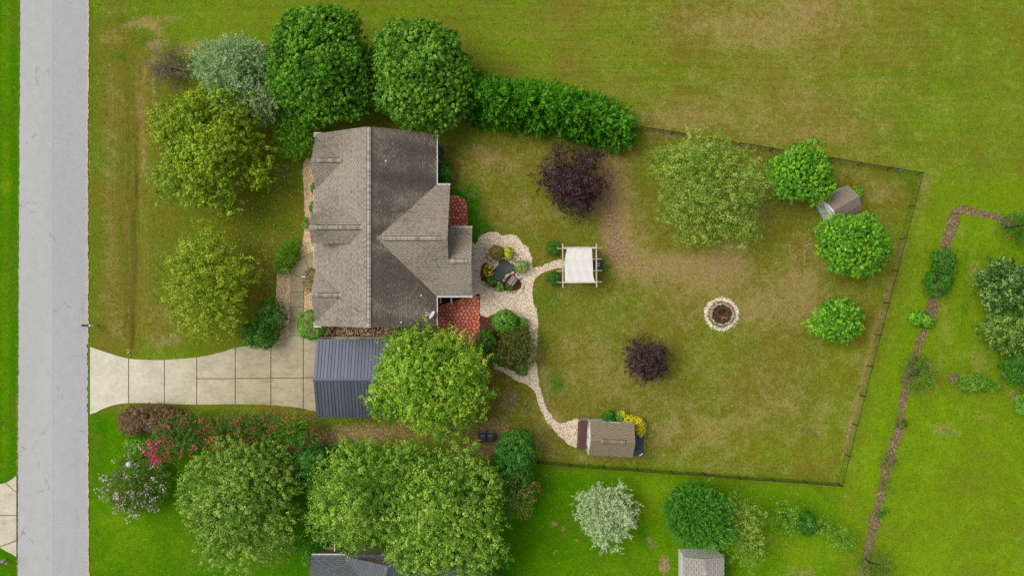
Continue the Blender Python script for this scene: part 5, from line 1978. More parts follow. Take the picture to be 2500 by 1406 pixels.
STY = {  # spacing, clump radius, leaves, leaf length, aspect, shell roughness, jitter, inner share, up, droop
    'dense': (.41, .25, 28, .165, .66, .06, .08, .40, .45, 0),
    'pear': (.35, .22, 27, .145, .70, .06, .09, .35, .45, 0),
    'maple': (.46, .31, 26, .165, .64, .10, .14, .40, .35, .2),
    'maple_thin': (.52, .36, 20, .155, .64, .14, .22, .35, .35, .2),
    'willow': (.50, .34, 36, .135, .56, .10, .14, .35, .35, .2),
    'locust': (.45, .31, 28, .16, .54, .10, .15, .35, .35, .1),
    'birch': (.48, .40, 30, .12, .54, .14, .18, .45, .30, .3),
    'plum': (.36, .28, 26, .12, .55, .15, .13, .45, .35, .1),
    'silver': (.36, .28, 28, .13, .40, .10, .13, .50, .55, 0),
    'bush': (.24, .20, 32, .10, .60, .05, .05, .30, .45, 0),
    'shrub': (.30, .26, 34, .12, .55, .12, .12, .50, .40, .05),
    'clipped': (.20, .15, 42, .075, .60, .015, .02, .20, .35, 0),
}
ELONG = {'maple': 1.5, 'maple_thin': 1.9, 'willow': 1.2, 'locust': 1.7, 'birch': 1.4, 'plum': 1.3, 'silver': 1.0, 'dense': .2, 'pear': .3}
MASS = {  # branch masses standing out of the crown: spacing, radius range, core scale, how far out, share left out, plume, unevenness, gap level
    'dense': (1.1, .52, .85, .82, .88, .06, .35, .07, 1.7), 'pear': (.85, .38, .60, .74, .88, .08, .5, .12, 1.35), 'maple': (1.15, .42, .75, .42, .80, .10, 1.0, .25, .85), 'maple_thin': (1.15, .38, .7, .32, .80, .12, 1.1, .28, .7),
    'willow': (1.4, .55, .95, .48, .80, .08, 1.0, .23, .9), 'locust': (1.15, .45, .78, .52, .82, .08, 1.1, .22, 1.0), 'birch': (1.2, .45, .8, .42, .82, .10, 1.0, .24, .95), 'plum': (.8, .30, .5, .50, .84, .10, 1.0, .2, 1.0), 'silver': (.7, .24, .42, .42, .86, .10, 1.3, .2, 1.0)}


def with_masses(lobes, style, r):
    if style not in MASS:
        return lobes, len(lobes)
    sp_, a, b, core, out, skip, plume, uneven, gap = MASS[style]
    P, N = shell_points(lobes, sp_, r, .08, .08, -.3, 0)
    res = [(l[0], l[1], l[2], l[3] * core, l[4] * core, l[5] * core) for l in lobes]
    c = np.mean([[l[0], l[1], l[2]] for l in lobes], 0)
    dirs = unit(P - c)
    far = 1 + uneven * np.clip(bumps(dirs, r, 5, 2.6), -1.3, 1.3)
    gaps = bumps(dirs, r, 5, 4.0)
    for p, n, fr, gp_ in zip(P, N, far, gaps):
        if r.uniform() < skip or gp_ > gap:
            continue
        q = c + (p - c) * np.array([fr, fr, .5 + .5 * fr]) * out * r.uniform(.92, 1.06)
        s = r.uniform(a, b)
        res.append((q[0], q[1], max(q[2], .4), s * r.uniform(.85, 1.2), s * r.uniform(.85, 1.2), s * .75))
        if plume:
            for k in range(r.integers(1, 3)):
                d = n + r.normal(0, .45, 3)
                d /= np.linalg.norm(d)
                q2 = q + d * s * r.uniform(.75, 1.15) * plume
                s2 = s * r.uniform(.38, .58)
                res.append((q2[0], q2[1], max(q2[2], .35), s2, s2, s2 * .8))
    return res, len(lobes)


n_tri = 0


def plant(name, label, cat, base, lobes, style, mat, seed, group=None, trunk=.18, bark=None, limbs=7, leaf=1.0, dens=1.0, spray=None, zmin=-.45, tint_spread=.5, limb_vis=1.0):
    """root empty at the base, lobes relative to the base"""
    r = np.random.default_rng(seed)
    root = thing(name, label, cat, tuple(base), 0, group)
    sp_, rc, k, L, asp, rough, jit, inn, up, droop = STY[style]
    lobes_full, n_core = with_masses(lobes, style, r)
    P, N, T = shell_points(lobes_full, sp_ * (1.0 if dens >= 1 else 1 / dens ** .5), r, rough, jit, zmin, inn, n_core if len(lobes_full) > n_core else 0)
    if spray:
        Ls, sprd, kk, dr, upp = spray
        data = spray_leaves(P, N, r, kk, Ls, sprd, L * leaf, upp, dr, tint_spread)
        asp = .34
    else:
        data = clump_leaves(P, N, r, int(k * min(dens, 1.4)), rc, L * leaf, asp, up, .45, droop, tint_spread=tint_spread, elong=ELONG.get(style, 0))
    c, nrm, D, ln, tint = data
    tint = tint + np.repeat(T, len(c) // len(P))
    tint = np.clip(tint, 0, .92)
    tint[r.uniform(0, 1, len(tint)) < .008] = 1.0
    keep = c[:, 2] > .03
    leaf_quads('crown', c[keep], nrm[keep], D[keep], ln[keep], asp, tint[keep], mat, root)
    global n_tri
    n_tri += int(keep.sum()) * 2
    if trunk:
        trunk_mesh(root, lobes, r, trunk, bark or M['bark'], limbs, limb_vis, 'trunk' if trunk > .06 else 'stem')
    return root, P, N


def blossoms(root, P, N, n, mat, seed, size=.12, k=9, rad=.14, name='blossom', zlo=None, pick=None):
    r = np.random.default_rng(seed)
    w = np.ones(len(P)) if pick is None else pick(P)
    w = w * (P[:, 2] > (zlo if zlo is not None else np.median(P[:, 2]) * .7))
    i = r.choice(len(P), n, p=w / w.sum())
    c0 = P[i] + N[i] * .5 + np.array([0, 0, .3])
    c = np.repeat(c0, k, 0) + r.normal(0, rad, (n * k, 3)) * np.array([1, 1, .7])
    nr = r.normal(0, .6, (n * k, 3)) + np.array([0, 0, .8])
    o = leaf_quads(name, c, nr, r.normal(0, 1, (n * k, 3)), r.uniform(.7, 1.3, n * k) * size, .8, np.repeat(r.normal(.5, .25, n), k) + r.normal(0, .15, n * k), mat, root)
    return tag(o, kind='stuff')


def crown_at(px, py, rpx, rpy, zc, rz, sub=None):
    """picture centre and radii of a crown whose widest level is at zc -> base point, one lobe"""
    p = at(px, py, zc)
    f = (H - zc) / H / S
    return Vector((p.x, p.y, 0)), (0, 0, zc, rpx * f, rpy * f, rz)


def lobes_from(base, items):
    out = []
    for (px, py, rx, ry, zc, rz) in items:
        b, l = crown_at(px, py, rx, ry, zc, rz)
        out.append((b.x - base.x, b.y - base.y, zc, l[3], l[4], rz))
    return out


def tree(name, label, items, style, mat, seed, cat='tree', base_px=None, **kw):
    base = crown_at(*items[0])[0]
    if base_px:
        base = at(*base_px)
    kw.setdefault('trunk', .2)
    return plant(name, label, cat, base, lobes_from(base, items), style, mat, seed, **kw)


# two large dark trees behind the house
tree('oak_tree', 'large round dark green tree behind the house, nearer the road', [(787, 150, 112, 112, 5.0, 4.2), (715, 190, 58, 66, 3.8, 3.2), (850, 200, 62, 74, 3.8, 3.3), (785, 235, 82, 58, 3.4, 2.9), (785, 82, 80, 60, 5.0, 3.0)], 'dense', M['f_oak'], 101, group='two dark round trees behind the house', trunk=.32)
tree('oak_tree', 'large round dark green tree behind the house, next to the hedge', [(1030, 175, 112, 108, 4.6, 3.9), (960, 205, 56, 66, 3.6, 3.0), (1095, 205, 58, 76, 3.6, 3.0), (1030, 260, 84, 60, 3.2, 2.7), (1030, 105, 76, 52, 4.4, 2.8)], 'dense', M['f_oak2'], 102, group='two dark round trees behind the house', trunk=.3)
# pale blue-green cedar
tree('cedar_tree', 'pale silver-green cedar between the road and the dark round trees', [(564, 178, 74, 84, 3.6, 2.8), (618, 142, 76, 54, 3.8, 2.6), (648, 252, 60, 76, 2.8, 2.3), (600, 240, 64, 70, 3.0, 2.3), (538, 178, 46, 52, 2.8, 1.9)], 'plum', M['f_cedar'], 103, trunk=.22, spray=(.8, .11, 30, .25, .35), leaf=1.25, limbs=6)
tree('feathery_bush', 'dark feathery conifer bush at the north-west corner of the house', [(724, 325, 48, 56, 1.6, 1.5), (736, 292, 38, 30, 1.8, 1.3)], 'shrub', M['f_juniper'], 104, cat='bush', trunk=.09, spray=(.6, .12, 44, .2, .5), limbs=5)
# front yard trees
tree('maple_tree', 'broad yellow-green tree with dense crown in the front yard', [(500, 372, 96, 104, 4.2, 2.9), (445, 330, 62, 72, 3.6, 2.4), (570, 320, 62, 66, 3.6, 2.3), (575, 425, 72, 80, 3.2, 2.3), (455, 440, 66, 62, 3.0, 2.2), (520, 270, 70, 46, 3.6, 2.0), (600, 370, 48, 60, 3.2, 2.0)], 'maple', M['f_maple'], 105, trunk=.2, bark=M['bark_grey'], limbs=10)
tree('maple_tree', 'thin-crowned yellow-green tree near the driveway mouth in the front yard', [(505, 690, 78, 100, 3.8, 2.6), (470, 760, 66, 70, 3.2, 2.2), (550, 640, 62, 66, 3.2, 2.1), (560, 750, 50, 62, 3.0, 2.0), (500, 605, 56, 44, 3.2, 1.8), (455, 670, 44, 56, 3.0, 1.8)], 'maple_thin', M['f_maple2'], 106, trunk=.17, bark=M['bark_grey'], limbs=12, dens=1.3)

# bare grey tree
b = at(420, 170)
bare = thing('bare_tree', 'leafless grey tree by the upper left corner of the lawn', 'tree', tuple(b))
r = np.random.default_rng(5)
m = MB(); m.tube([(0, 0, -.05), (0, 0, .6), (.05, 0, 1.4)], [.1, .08, .05], 8); m.build('trunk', M['twig'], bare)
m = MB()
for i in range(40):
    a = r.uniform(0, 6.28); L = r.uniform(1.2, 2.3)
    s = Vector((0, 0, r.uniform(.4, 1.4)))
    e = s + Vector((math.cos(a) * L, math.sin(a) * L, r.uniform(.1, 1.1)))
    m.tube([s, s.lerp(e, .5) + Vector((0, 0, .15)), e], [.035, .024, .012], 4)
    for q in range(7):
        f = r.uniform(.3, 1)
        p0 = s.lerp(e, f) + Vector((0, 0, .1 * (1 - f)))
        p1 = p0 + Vector((r.normal(0, .38), r.normal(0, .38), r.uniform(0, .4)))
        m.tube([p0, p1], [.016, .009], 4)
        for w in range(4):
            p2 = p0.lerp(p1, r.uniform(.3, 1)); p3 = p2 + Vector((r.normal(0, .2), r.normal(0, .2), r.uniform(0, .2)))
            m.tube([p2, p3], [.011, .007], 3, cap=False)
m.build('branch', M['twig'], bare)

# cypress hedge behind the back lawn: one tree after another
tips = [(1160, 214, 5.6), (1200, 220, 6.0), (1243, 226, 6.0), (1285, 229, 6.1), (1326, 233, 6.2), (1366, 240, 6.2), (1407, 247, 6.0), (1446, 262, 5.6), (1482, 280, 4.9), (1520, 290, 4.6)]
pos_words = ['first cypress of the hedge, touching the dark round tree', 'second cypress of the hedge, counting from the dark round tree', 'third cypress of the hedge, counting from the dark round tree', 'fourth cypress of the hedge, counting from the dark round tree', 'fifth cypress of the hedge, counting from the dark round tree',
             'sixth cypress of the hedge, counting from the dark round tree', 'seventh cypress of the hedge, above the purple tree', 'third cypress of the hedge, counting from the fence end', 'second cypress of the hedge, counting from the fence end', 'last cypress of the hedge, at the fence end']
for i, (px, py, hh) in enumerate(tips):
    p = at(px, py, hh)
    base = Vector((p.x, p.y, 0))
    r = np.random.default_rng(200 + i)
    root = thing('cypress_tree', pos_words[i], 'tree', tuple(base), 0, 'cypress trees of the hedge')
    nS = int(180 * (hh / 6))
    tz = 1 - r.uniform(0, 1, nS) ** .62
    z = .25 + tz * (hh - .3)
    rad = r.uniform(1.32, 1.58) * (1 - tz ** 1.7) * r.uniform(.78, 1.06, nS) + .05
    a = r.uniform(0, 6.28, nS)
    P = np.column_stack([rad * np.cos(a) * .92, rad * np.sin(a) * 1.25, z])
    N = unit(np.column_stack([np.cos(a), np.sin(a), .35 + .9 * tz ** 2]))
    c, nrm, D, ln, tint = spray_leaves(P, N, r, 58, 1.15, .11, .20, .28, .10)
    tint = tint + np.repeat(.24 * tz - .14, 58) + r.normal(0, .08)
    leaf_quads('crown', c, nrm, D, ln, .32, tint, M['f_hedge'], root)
    n_tri += len(c) * 2
    m = MB(); m.tube([(0, 0, -.05), (0, 0, hh * .5), (0, 0, hh - .4)], [.12, .08, .02], 7); m.build('trunk', M['bark'], root)

# back yard trees
tree('plum_tree', 'larger purple-leaved tree below the cypress hedge', [(1400, 445, 60, 58, 2.9, 1.9), (1350, 440, 40, 34, 2.5, 1.3), (1450, 455, 38, 40, 2.5, 1.4), (1395, 385, 52, 36, 2.7, 1.5), (1410, 500, 36, 40, 2.5, 1.4), (1440, 400, 30, 30, 2.4, 1.2), (1365, 480, 36, 30, 2.3, 1.2)], 'plum', M['f_purple'], 107, group='purple-leaved trees', trunk=.13)
tree('plum_tree', 'smaller purple-leaved tree alone on the lawn left of the fire pit', [(1575, 878, 38, 40, 2.2, 1.4), (1560, 905, 28, 28, 1.9, 1.1), (1600, 870, 30, 28, 1.9, 1.1), (1572, 848, 30, 22, 2.0, 1.0), (1552, 868, 22, 26, 1.8, .9), (1622, 908, 12, 12, 1.5, .5)], 'plum', M['f_purple'], 108, group='purple-leaved trees', trunk=.1)
tree('birch_tree', 'broad loose soft-green tree in the back yard below the fence', [(1735, 455, 84, 80, 3.8, 2.7), (1660, 450, 66, 72, 3.0, 2.1), (1810, 450, 60, 68, 3.1, 2.1), (1720, 375, 80, 46, 3.2, 2.0), (1750, 530, 78, 46, 2.9, 1.9), (1675, 520, 52, 50, 2.5, 1.6), (1630, 400, 40, 44, 2.6, 1.5)], 'birch', M['f_birch'], 109, trunk=.17, bark=M['bark_grey'], limbs=10)
tree('pear_tree', 'round bright green tree touching the fence above the barn shed', [(1952, 425, 62, 56, 2.9, 2.1), (1918, 440, 36, 40, 2.4, 1.5), (1990, 450, 36, 38, 2.4, 1.5), (1955, 385, 46, 24, 2.6, 1.4)], 'pear', M['f_pear'], 110, group='round green trees in the back yard', trunk=.15)
tree('pear_tree', 'largest round bright green tree, overlapping the barn shed roof', [(2083, 597, 74, 66, 3.2, 2.4), (2040, 610, 40, 50, 2.6, 1.7), (2130, 610, 38, 48, 2.6, 1.7), (2080, 640, 60, 36, 2.4, 1.5), (2080, 550, 54, 26, 2.8, 1.5)], 'pear', M['f_pear'], 111, group='round green trees in the back yard', trunk=.17)
tree('pear_tree', 'small round green tree near the right-hand fence, clear of other trees', [(2036, 782, 44, 42, 2.0, 1.5), (2014, 790, 30, 30, 1.7, 1.1), (2062, 780, 30, 34, 1.7, 1.1), (2040, 815, 34, 22, 1.5, .9), (2040, 752, 30, 20, 1.7, .9)], 'pear', M['f_pear'], 112, group='round green trees in the back yard', trunk=.1)

# tree over the carport
tree('locust_tree', 'large lime-green tree overhanging the carport and the red patio', [(1050, 920, 106, 96, 4.9, 3.4), (960, 960, 66, 66, 4.2, 2.6), (1120, 870, 72, 66, 4.0, 2.6), (1000, 860, 66, 58, 4.2, 2.5), (1130, 960, 66, 72, 3.8, 2.5), (1040, 1000, 84, 52, 4.0, 2.4), (1080, 848, 60, 38, 3.8, 1.8), (920, 985, 34, 22, 4.0, 1.0), (1000, 822, 34, 22, 3.6, 1.2), (1095, 1032, 56, 32, 3.2, 1.6)], 'locust', M['f_locust'], 113, trunk=.26, limbs=12)
# trees along the southern boundary
tree('willow_oak_tree', 'sage-green broad tree south of the driveway, below the crape myrtles', [(595, 1190, 112, 104, 5.0, 3.4), (510, 1190, 74, 82, 4.2, 2.7), (560, 1285, 82, 66, 4.2, 2.6), (660, 1130, 74, 60, 4.0, 2.4), (690, 1230, 64, 84, 3.8, 2.5), (575, 1125, 56, 40, 4.0, 2.0), (520, 1300, 44, 40, 3.6, 1.8), (640, 1310, 54, 42, 3.6, 1.8)], 'willow', M['f_willow'], 114, trunk=.28, limbs=12, tint_spread=.7)
tree('willow_oak_tree', 'olive-green tree touching the neighbouring house roof from above', [(880, 1190, 92, 90, 5.4, 3.4), (810, 1230, 54, 66, 4.4, 2.4), (905, 1285, 70, 50, 4.6, 2.3), (850, 1110, 56, 46, 4.2, 2.2), (862, 1312, 36, 40, 4.4, 1.7)], 'willow', M['f_willow2'], 115, group='olive-green trees along the south boundary', trunk=.26, limbs=10, tint_spread=.7)
tree('willow_oak_tree', 'broad olive-green tree between the bins and the bottom edge', [(1080, 1220, 118, 110, 5.6, 3.7), (1010, 1120, 66, 60, 4.6, 2.6), (1165, 1260, 66, 84, 4.4, 2.7), (1090, 1330, 104, 76, 4.8, 2.8), (1000, 1300, 72, 80, 4.6, 2.6), (1150, 1150, 66, 56, 4.2, 2.4), (1180, 1350, 48, 56, 4.2, 2.0), (1020, 1390, 70, 46, 4.4, 2.0), (1135, 1092, 50, 36, 3.8, 1.7), (960, 1215, 50, 60, 4.8, 2.4), (968, 1140, 56, 48, 4.6, 2.2)], 'willow', M['f_willow2'], 116, group='olive-green trees along the south boundary', trunk=.3, limbs=12, tint_spread=.7)
tree('magnolia_tree', 'dark glossy round tree right of the black bins', [(1262, 1095, 42, 42, 2.4, 1.8), (1258, 1140, 42, 36, 2.0, 1.5), (1240, 1120, 28, 36, 2.0, 1.4)], 'shrub', M['f_dark'], 117, trunk=.12)
tree('holly_tree', 'dark glossy tree wedged between two large trees below the carport', [(762, 1130, 46, 38, 2.6, 2.0), (720, 1150, 30, 30, 2.2, 1.6), (775, 1310, 22, 20, 1.8, 1.2)][:2], 'shrub', M['f_dark'], 118, trunk=.12)
tree('laurel_bush', 'dark bush in the corner above the neighbouring house gutter', [(785, 1312, 22, 18, 1.4, 1.0), (808, 1300, 18, 18, 1.5, 1.0)], 'bush', M['f_dark'], 119, cat='bush', trunk=.06)
tree('loose_shrub', 'thin light-green shrub left of the neighbouring roof corner', [(756, 1350, 16, 28, 1.3, 1.0)], 'bush', M['f_box'], 120, cat='bush', trunk=.04, dens=.7)

# crape myrtles south of the drive
def crape(label, items, seed, flower, nf, mat='f_crape', pick=None, size=.12, k=9, group='crape myrtles in flower', **kw):
    root, P, N = tree('crape_myrtle', label, items, 'shrub', M[mat], seed, group=group, trunk=.09, limbs=8, spray=(.7, .11, 24, .1, .35), leaf=1.05, **kw)
    blossoms(root, P, N, nf, M[flower], seed + 1, size, k, pick=pick)
    return root


crape('crape myrtle with hot pink blossom right of the rusty brown shrub', [(440, 1058, 54, 38, 2.1, 1.4), (410, 1085, 36, 32, 1.9, 1.2), (475, 1040, 36, 26, 2.0, 1.1)], 301, 'b_pink', 46, size=.15, k=12, pick=lambda P: np.exp(-((P[:, 0] + 1.6) ** 2 + (P[:, 1] + 1.5) ** 2) / .55) + .02)
crape('crape myrtle with scattered coral blossom, middle of the driveway row', [(560, 1058, 48, 36, 2.0, 1.3), (605, 1035, 36, 22, 1.9, 1.0), (525, 1050, 30, 28, 1.9, 1.1), (650, 1045, 36, 28, 1.9, 1.1)], 303, 'b_red', 60, size=.13, k=10)
crape('crape myrtle with few coral flowers, beside the carport corner', [(715, 1050, 38, 34, 2.0, 1.3), (690, 1070, 28, 28, 1.9, 1.1), (740, 1068, 24, 26, 1.8, 1.0)], 305, 'b_red', 30, mat='f_box', size=.13)
crape('crape myrtle covered in pale pink blossom around the lamp post', [(335, 1172, 56, 56, 1.5, 1.1), (300, 1200, 34, 34, 1.3, .9), (370, 1180, 36, 44, 1.3, .9), (325, 1222, 42, 24, 1.2, .8)], 307, 'b_white', 84, size=.12, k=8)
tree('brown_shrub', 'rusty brown clipped shrub at the lower edge of the drive', [(365, 1018, 66, 30, 1.2, 1.0), (330, 1030, 36, 28, 1.1, .95), (400, 1030, 40, 30, 1.1, .9)], 'bush', M['f_brownshrub'], 309, cat='bush', trunk=.05, leaf=.9)
tree('lime_shrub', 'small fresh green shrub between the brown shrub and pale pink myrtle', [(345, 1088, 28, 16, .9, .7), (322, 1082, 16, 12, .7, .5)], 'bush', M['f_vine'], 310, cat='bush', trunk=.04)
crape('dark crape myrtle with red tips right of the big olive-green tree', [(1262, 1205, 36, 46, 2.2, 1.5), (1240, 1190, 28, 40, 2.1, 1.4)], 311, 'b_red', 12, group='crape myrtles in flower', pick=lambda P: np.clip(P[:, 0], 0.02, 3))

# shrubs by the front walk
for i, (px, py, rr, z, lab) in enumerate(((712, 604, 20, .75, 'feathery green shrub farthest from the drive in the walk corner'), (702, 626, 24, .8, 'middle feathery green shrub of three in the walk corner'), (690, 648, 23, .75, 'feathery green shrub nearest the drive in the walk corner'))):
    tree('juniper_bush', lab, [(px, py, rr * .85, rr * .82, z * .75, z * .75)], 'bush', M['f_juniper'], 320 + i, cat='bush', group='feathery shrubs beside the front walk', trunk=.04, spray=(.42, .08, 40, .1, .6), leaf=1.0)
tree('laurel_bush', 'glossy dark bush beside the walk, upper of two', [(662, 770, 30, 30, 1.2, 1.0)], 'shrub', M['f_dark'], 324, cat='bush', group='glossy bushes at the walk', trunk=.06)
tree('laurel_bush', 'glossy dark bush overhanging the drive edge, lower of two', [(634, 812, 38, 34, 1.3, 1.1)], 'shrub', M['f_dark'], 325, cat='bush', group='glossy bushes at the walk', trunk=.06)
tree('holly_bush', 'clipped round green bush at the front corner of the house', [(762, 794, 34, 32, 1.15, 1.05)], 'bush', M['f_box'], 326, cat='bush', trunk=.05)
tree('rusty_shrub', 'bronze green shrub under the front eave beside the ornament', [(760, 684, 17, 26, .6, .55)], 'bush', M['f_rust'], 327, cat='bush', trunk=.03, spray=(.4, .06, 34, .2, .7))
tree('small_shrub', 'small dark shrub under the front gutter, farther up the bed', [(769, 461, 7, 12, .5, .4)], 'bush', M['f_dark'], 328, cat='bush', group='small shrubs in the front bed', trunk=.03)
tree('small_shrub', 'small dark shrub under the front gutter, nearer the middle gable', [(767, 508, 8, 14, .5, .4)], 'bush', M['f_dark'], 329, cat='bush', group='small shrubs in the front bed', trunk=.03)
tree('small_shrub', 'small plant on the lawn edge of the tan gravel bed', [(746, 545, 4.5, 12, .25, .22)], 'bush', M['f_box'], 330, cat='bush', group='small shrubs in the front bed', trunk=.02)
tree('camellia_bush', 'dark leafy bush along the rear wall north of the wing', [(1084, 424, 16, 24, .9, .8)], 'bush', M['f_dark'], 331, cat='bush', trunk=.04, leaf=1.3)
# pond garden
tree('golden_shrub', 'round bronze-green shrub at the top of the pond', [(1212, 617, 15, 15, .6, .5)], 'clipped', M['f_rust'], 340, cat='bush', trunk=.03)
tree('hosta_plant', 'chartreuse leafy plant right of the bronze shrub by the pond', [(1240, 618, 8.5, 11, .35, .3)], 'bush', M['f_hosta'], 341, cat='plant', group='plants round the pond', trunk=.02, leaf=1.5)
tree('hosta_plant', 'yellow leafy plant on the left bank of the pond', [(1193, 661, 10, 11, .35, .3)], 'bush', M['f_gold'], 342, cat='plant', group='plants round the pond', trunk=.02, leaf=1.3, dens=.6)
tree('azalea_bush', 'green spiky shrub on the right bank of the pond', [(1274, 651, 15, 13, .55, .5)], 'bush', M['f_vine'], 343, cat='bush', trunk=.03, leaf=1.1, dens=.8)
tree('hosta_plant', 'dark green plant below the yellow plant by the pond', [(1198, 688, 7, 7, .3, .28)], 'bush', M['f_box'], 344, cat='plant', group='plants round the pond', trunk=.02, leaf=1.2)
tree('hosta_plant', 'light green plant at the lower edge of the pond bed', [(1220, 702, 6.5, 8, .3, .28)], 'bush', M['f_vine'], 345, cat='plant', group='plants round the pond', trunk=.02, leaf=1.2)
tree('hosta_plant', 'small green plant at the end of the pond bench', [(1243, 700, 5, 4.5, .25, .22)], 'bush', M['f_box'], 346, cat='plant', group='plants round the pond', trunk=.02)
# shrub bed between patio and path
tree('boxwood_bush', 'large clipped dome at the top of the shrub bed', [(1233, 785, 28, 27, .95, .9)], 'clipped', M['f_box'], 350, cat='bush', group='clipped domes in the shrub bed', trunk=.04, leaf=1.2)
tree('boxwood_bush', 'small bright clipped bush beside the large dome', [(1277, 788, 10, 11, .5, .45)], 'clipped', M['f_vine'], 351, cat='bush', group='clipped domes in the shrub bed', trunk=.03)
tree('boxwood_bush', 'dark clipped dome next to the red patio corner', [(1188, 832, 22, 25, .9, .85)], 'bush', M['f_dark'], 352, cat='bush', group='clipped domes in the shrub bed', trunk=.04)
tree('boxwood_bush', 'small bright clipped dome at the path fork', [(1272, 902, 13, 12, .45, .42)], 'clipped', M['f_box'], 353, cat='bush', group='clipped domes in the shrub bed', trunk=.03)
tree('olive_shrub', 'wide loose dark olive shrub filling the shrub bed', [(1265, 835, 40, 36, 1.5, 1.2), (1275, 868, 36, 28, 1.3, 1.0), (1245, 860, 30, 30, 1.2, 1.0)], 'shrub', M['f_olive'], 354, cat='bush', trunk=.06, spray=(.55, .1, 34, .1, .5), leaf=.9)
r0_, P0_, N0_ = tree('nandina_bush', 'grey-green shrub with red berries below the olive shrub', [(1216, 874, 20, 15, .7, .6)], 'bush', M['f_mountain'], 355, cat='bush', trunk=.03)
blossoms(r0_, P0_, N0_, 9, M['b_red'], 356, .08, 8, .08, 'berry')
# pergola bushes
tree('gardenia_bush', 'dark bush at the upper left post of the pergola', [(1351, 606, 14, 15, .6, .55)], 'bush', M['f_dark'], 360, cat='bush', group='dark bushes beside the pergola', trunk=.03)
tree('gardenia_bush', 'dark bush at the lower left post of the pergola', [(1351, 681, 17, 14, .6, .55)], 'bush', M['f_dark'], 361, cat='bush', group='dark bushes beside the pergola', trunk=.03)
# shed plants
tree('green_bush', 'dark green bush against the long wall of the white shed', [(1487, 1018, 13, 14, .7, .6)], 'bush', M['f_dark'], 362, cat='bush', trunk=.03)
tree('euonymus_bush', 'low bush behind the green bush, green with yellow tips', [(1511, 1019, 10, 12, .6, .5)], 'bush', M['f_box'], 363, cat='bush', trunk=.03)
tree('lantana_bush', 'bright yellow shrub wrapped round the shed corner', [(1535, 1026, 16, 10, .6, .5), (1556, 1034, 15, 14, .6, .5), (1564, 1050, 9, 10, .5, .4), (1517, 1011, 9, 5, .6, .4)], 'bush', M['f_gold'], 364, cat='bush', trunk=.03)
tree('small_weed', 'tuft of fresh green leaves on the bare patch left of the path', [(1286, 990, 8, 11, .25, .22)], 'bush', M['f_vine'], 365, cat='plant', trunk=.02, dens=.5)
tree('low_bush', 'low green bush behind the barn shed roof', [(2093, 470, 9, 13, .5, .4)], 'bush', M['f_pear'], 366, cat='bush', trunk=.03)

# silver tree and the southern neighbour's plants
tree('silver_tree', 'silver-grey star-shaped tree alone on the lower lawn', [(1482, 1252, 50, 48, 2.6, 1.7), (1445, 1240, 36, 30, 2.2, 1.1), (1520, 1240, 30, 34, 2.2, 1.2), (1490, 1300, 44, 30, 2.3, 1.2), (1500, 1200, 32, 24, 2.3, 1.1), (1460, 1200, 22, 22, 2.2, 1.0), (1520, 1280, 34, 26, 2.1, 1.0), (1462, 1285, 28, 26, 2.1, 1.0)], 'silver', M['f_silver'], 370, trunk=.1, spray=(.85, .09, 30, .0, .7), leaf=1.1)
tree('leyland_tree', 'dense dark cypress above the pale shed at the bottom edge', [(1708, 1252, 70, 60, 2.9, 2.4), (1738, 1284, 46, 40, 3.6, 2.0), (1680, 1236, 44, 42, 2.4, 1.9), (1690, 1282, 48, 32, 2.6, 1.8)], 'shrub', M['f_cypress2'], 371, trunk=.16, spray=(.7, .15, 48, .1, .55), leaf=1.25)
tree('willow_shrub', 'loose light-green tree right of the dense cypress', [(1805, 1255, 40, 40, 2.6, 1.7), (1830, 1280, 30, 34, 2.4, 1.5), (1815, 1325, 36, 34, 2.5, 1.4), (1845, 1345, 18, 16, 2.2, .8)], 'birch', M['f_birch'], 372, trunk=.1)
for i, (px, py, rx, ry, z, lab, mt) in enumerate(((1920, 1262, 34, 40, 1.2, 'straggly sapling with pale leaves, first right of the loose tree', 'f_vine'), (1968, 1276, 16, 24, 1.1, 'small dark evergreen between two straggly saplings', 'f_dark'),
                                                  (2008, 1282, 22, 22, 1.0, 'thin pale sapling right of the small dark evergreen', 'f_vine'), (2055, 1312, 30, 30, 1.1, 'leaning sapling touching the brown mulch border', 'f_vine'))):
    tree('sapling', lab, [(px, py, rx, ry, z, z * .75), (px + rx * .5, py + ry * .5, rx * .6, ry * .5, z * .9, z * .5)], 'shrub', M[mt], 373 + i, cat='sapling', group='saplings in a row on the lower lawn', trunk=.04, dens=.55 if mt == 'f_vine' else 1)
# border and garden to the east
tree('yew_bush', 'dark evergreen bush in the mulch border, upper of a joined pair', [(2303, 640, 26, 28, 1.0, .9)], 'shrub', M['f_dark'], 380, cat='bush', group='dark bushes in the mulch border', trunk=.05)
tree('yew_bush', 'dark evergreen bush in the mulch border, lower of a joined pair', [(2287, 688, 29, 28, 1.0, .9)], 'shrub', M['f_dark'], 381, cat='bush', group='dark bushes in the mulch border', trunk=.05)
tree('hydrangea_bush', 'lime-green leafy bush beside the mulch border', [(2243, 778, 22, 14, .6, .5), (2262, 786, 12, 10, .5, .4)], 'bush', M['f_pear'], 382, cat='bush', trunk=.03, leaf=1.5)
crape('small crape myrtle with coral flowers in the mulch border', [(2243, 920, 32, 36, 1.6, 1.1), (2238, 890, 22, 18, 1.4, .9)], 383, 'b_red', 14, mat='f_crape', size=.09)
tree('sedge_bush', 'tiny dark mound in the mulch border', [(2201, 1034, 10, 9, .35, .3)], 'clipped', M['f_olive'], 385, cat='bush', group='small plants of the mulch border', trunk=.02)
tree('grass_clump', 'grassy green clump in the border, upper of two', [(2168, 1124, 18, 17, .6, .5)], 'bush', M['f_crape'], 386, cat='plant', group='small plants of the mulch border', trunk=.02, spray=(.6, .05, 26, .25, .8), dens=.6)
